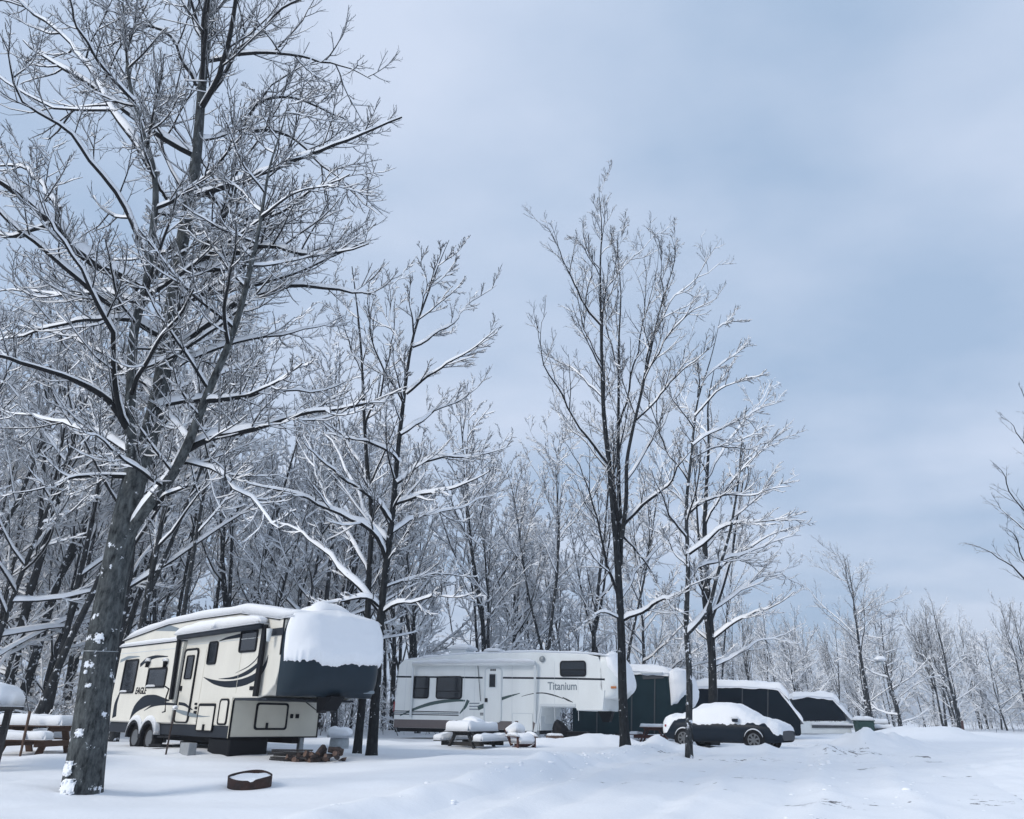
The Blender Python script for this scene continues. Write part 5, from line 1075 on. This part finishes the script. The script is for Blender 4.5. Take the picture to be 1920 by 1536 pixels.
p = at(1040, 1389, 30.0); t = empty('wooden_crate', (p[0], p[1], gz(p[0], p[1]) - .02), .2); tag(t, 'small pale wooden crate left of the dark bag', 'crate')
for k in range(3): MB().box(-.26, .26, -.2, -.18, .02 + k * .12, .12 + k * .12).build('slat', 'logend', t)
for s in (-1, 1): MB().box(s * .26 - .02, s * .26 + .02, -.178, .2, .0, .36).build('side', 'logend', t)
snow_pad('snow', rect_base(-.28, .28, -.2, .2, .36), 12, 10, .08, t, 2)
# clutter beyond the far trailers
p = at(1622, 1374, 54); t = empty('green_bin', (p[0], p[1], gz(p[0], p[1]) - .1)); tag(t, 'dark green bin among snowy clutter past the last trailer', 'bin'); MB().plate([(-.45, 0), (.45, 0), (.55, .95), (-.55, .95)], -.4, .4).build('tub', 'green', t, bevel=.04); MB().box(-.58, .58, -.44, .44, .95, 1.02).build('lid', 'green', t); snow_pad('snow', rect_base(-.6, .6, -.45, .45, 1.02), 14, 12, .25, t, 3, .4, pw=3)
p = at(1643, 1372, 55); picnic_table('picnic_table', 'distant snow-heaped picnic table past the green bin', (p[0], p[1], gz(p[0], p[1])), .2, 'graycloth', 1.4, .28)
rc = np.random.default_rng(8); cv, cf = [], []; ico = bmesh.new(); bmesh.ops.create_icosphere(ico, subdivisions=2, radius=1); iv = np.array([v.co[:] for v in ico.verts]); fi = np.array([[v.index for v in f.verts] for f in ico.faces]); ico.free()
for k in range(260):
    al = rc.uniform(-4, 24); dd = rc.choice([-.3, .1, 5.0, 6.8]) + rc.normal() * .45; x = RE0[0] + al * rd[0] + dd * rn[0]; y = RE0[1] + al * rd[1] + dd * rn[1]; r = rc.uniform(.012, .042) * (1 if rc.random() > .12 else 1.7)
    q = iv * (1 + .5 * fbm(iv[:, 0] * 1.6 + k, iv[:, 1] * 1.6 + iv[:, 2] * 2, k, 2))[:, None] * r * np.array([1.3, 1, .55]); cv.append(q + [x, y, gz(x, y) + .2 * r]); cf.append(fi + k * len(iv))
o = link('snow_clods', np_mesh('snow_clods', np.concatenate(cv), np.concatenate(cf), 'snow')); tag(o, 'clods of ploughed snow strewn along the lane edges', 'snow', kind='stuff')
# yard light on a bracket of the round-crowned tree
p = at(1634, 1243, 57.6); q = at(1651, 1241, 57.2); t = empty('yard_light', tuple(p)); tag(t, 'snow-capped yard light on a bracket of the round-crowned tree', 'light'); d_ = np.array(q) - np.array(p)
MB().tube([(0, .1, -.1), tuple(d_ * .5 + [0, 0, .05]), tuple(d_)], .035, 8).build('bracket', 'galv', t); MB().tube([tuple(d_ + [0, 0, -.16]), tuple(d_ + [0, 0, .06])], [.26, .16], 14).build('shade', 'galv', t); snow_pad('snow', lambda U, V: np.stack([d_[0] - .35 + .65 * U, d_[1] - .25 + .5 * V, np.full_like(U, d_[2] + .06)], -1), 14, 12, .32, t, 4, pw=3)
p = at(1806, 1371, 64); o = MB().tube([(p[0], p[1], gz(p[0], p[1]) - .1), (p[0] + .05, p[1], gz(p[0], p[1]) + .9)], [.1, .09], 8).build('fence_post', 'woodred'); tag(o, 'short brown post at the foot of the far tree line', 'post')

# ------------------------------------------------------------------ falling-snow haze: one even box of pale air round everything
hz = MB().box(-720, 720, -60, 720, -3, 25).build('haze', 'snow'); hz['kind'] = 'stuff'; hz['label'] = 'thin pale winter haze softening the far trees'; hz['category'] = 'haze'
hm_ = bpy.data.materials.new('haze'); hm_.use_nodes = True; t_ = hm_.node_tree; t_.nodes.clear()
ho = t_.nodes.new('ShaderNodeOutputMaterial'); hv = t_.nodes.new('ShaderNodeVolumePrincipled'); hv.inputs['Color'].default_value = (.86, .91, 1, 1); hv.inputs['Density'].default_value = .0014; hv.inputs['Anisotropy'].default_value = .25
t_.links.new(hv.outputs[0], ho.inputs['Volume']); hz.data.materials.clear(); hz.data.materials.append(hm_)
sc.cycles.volume_bounces = 0
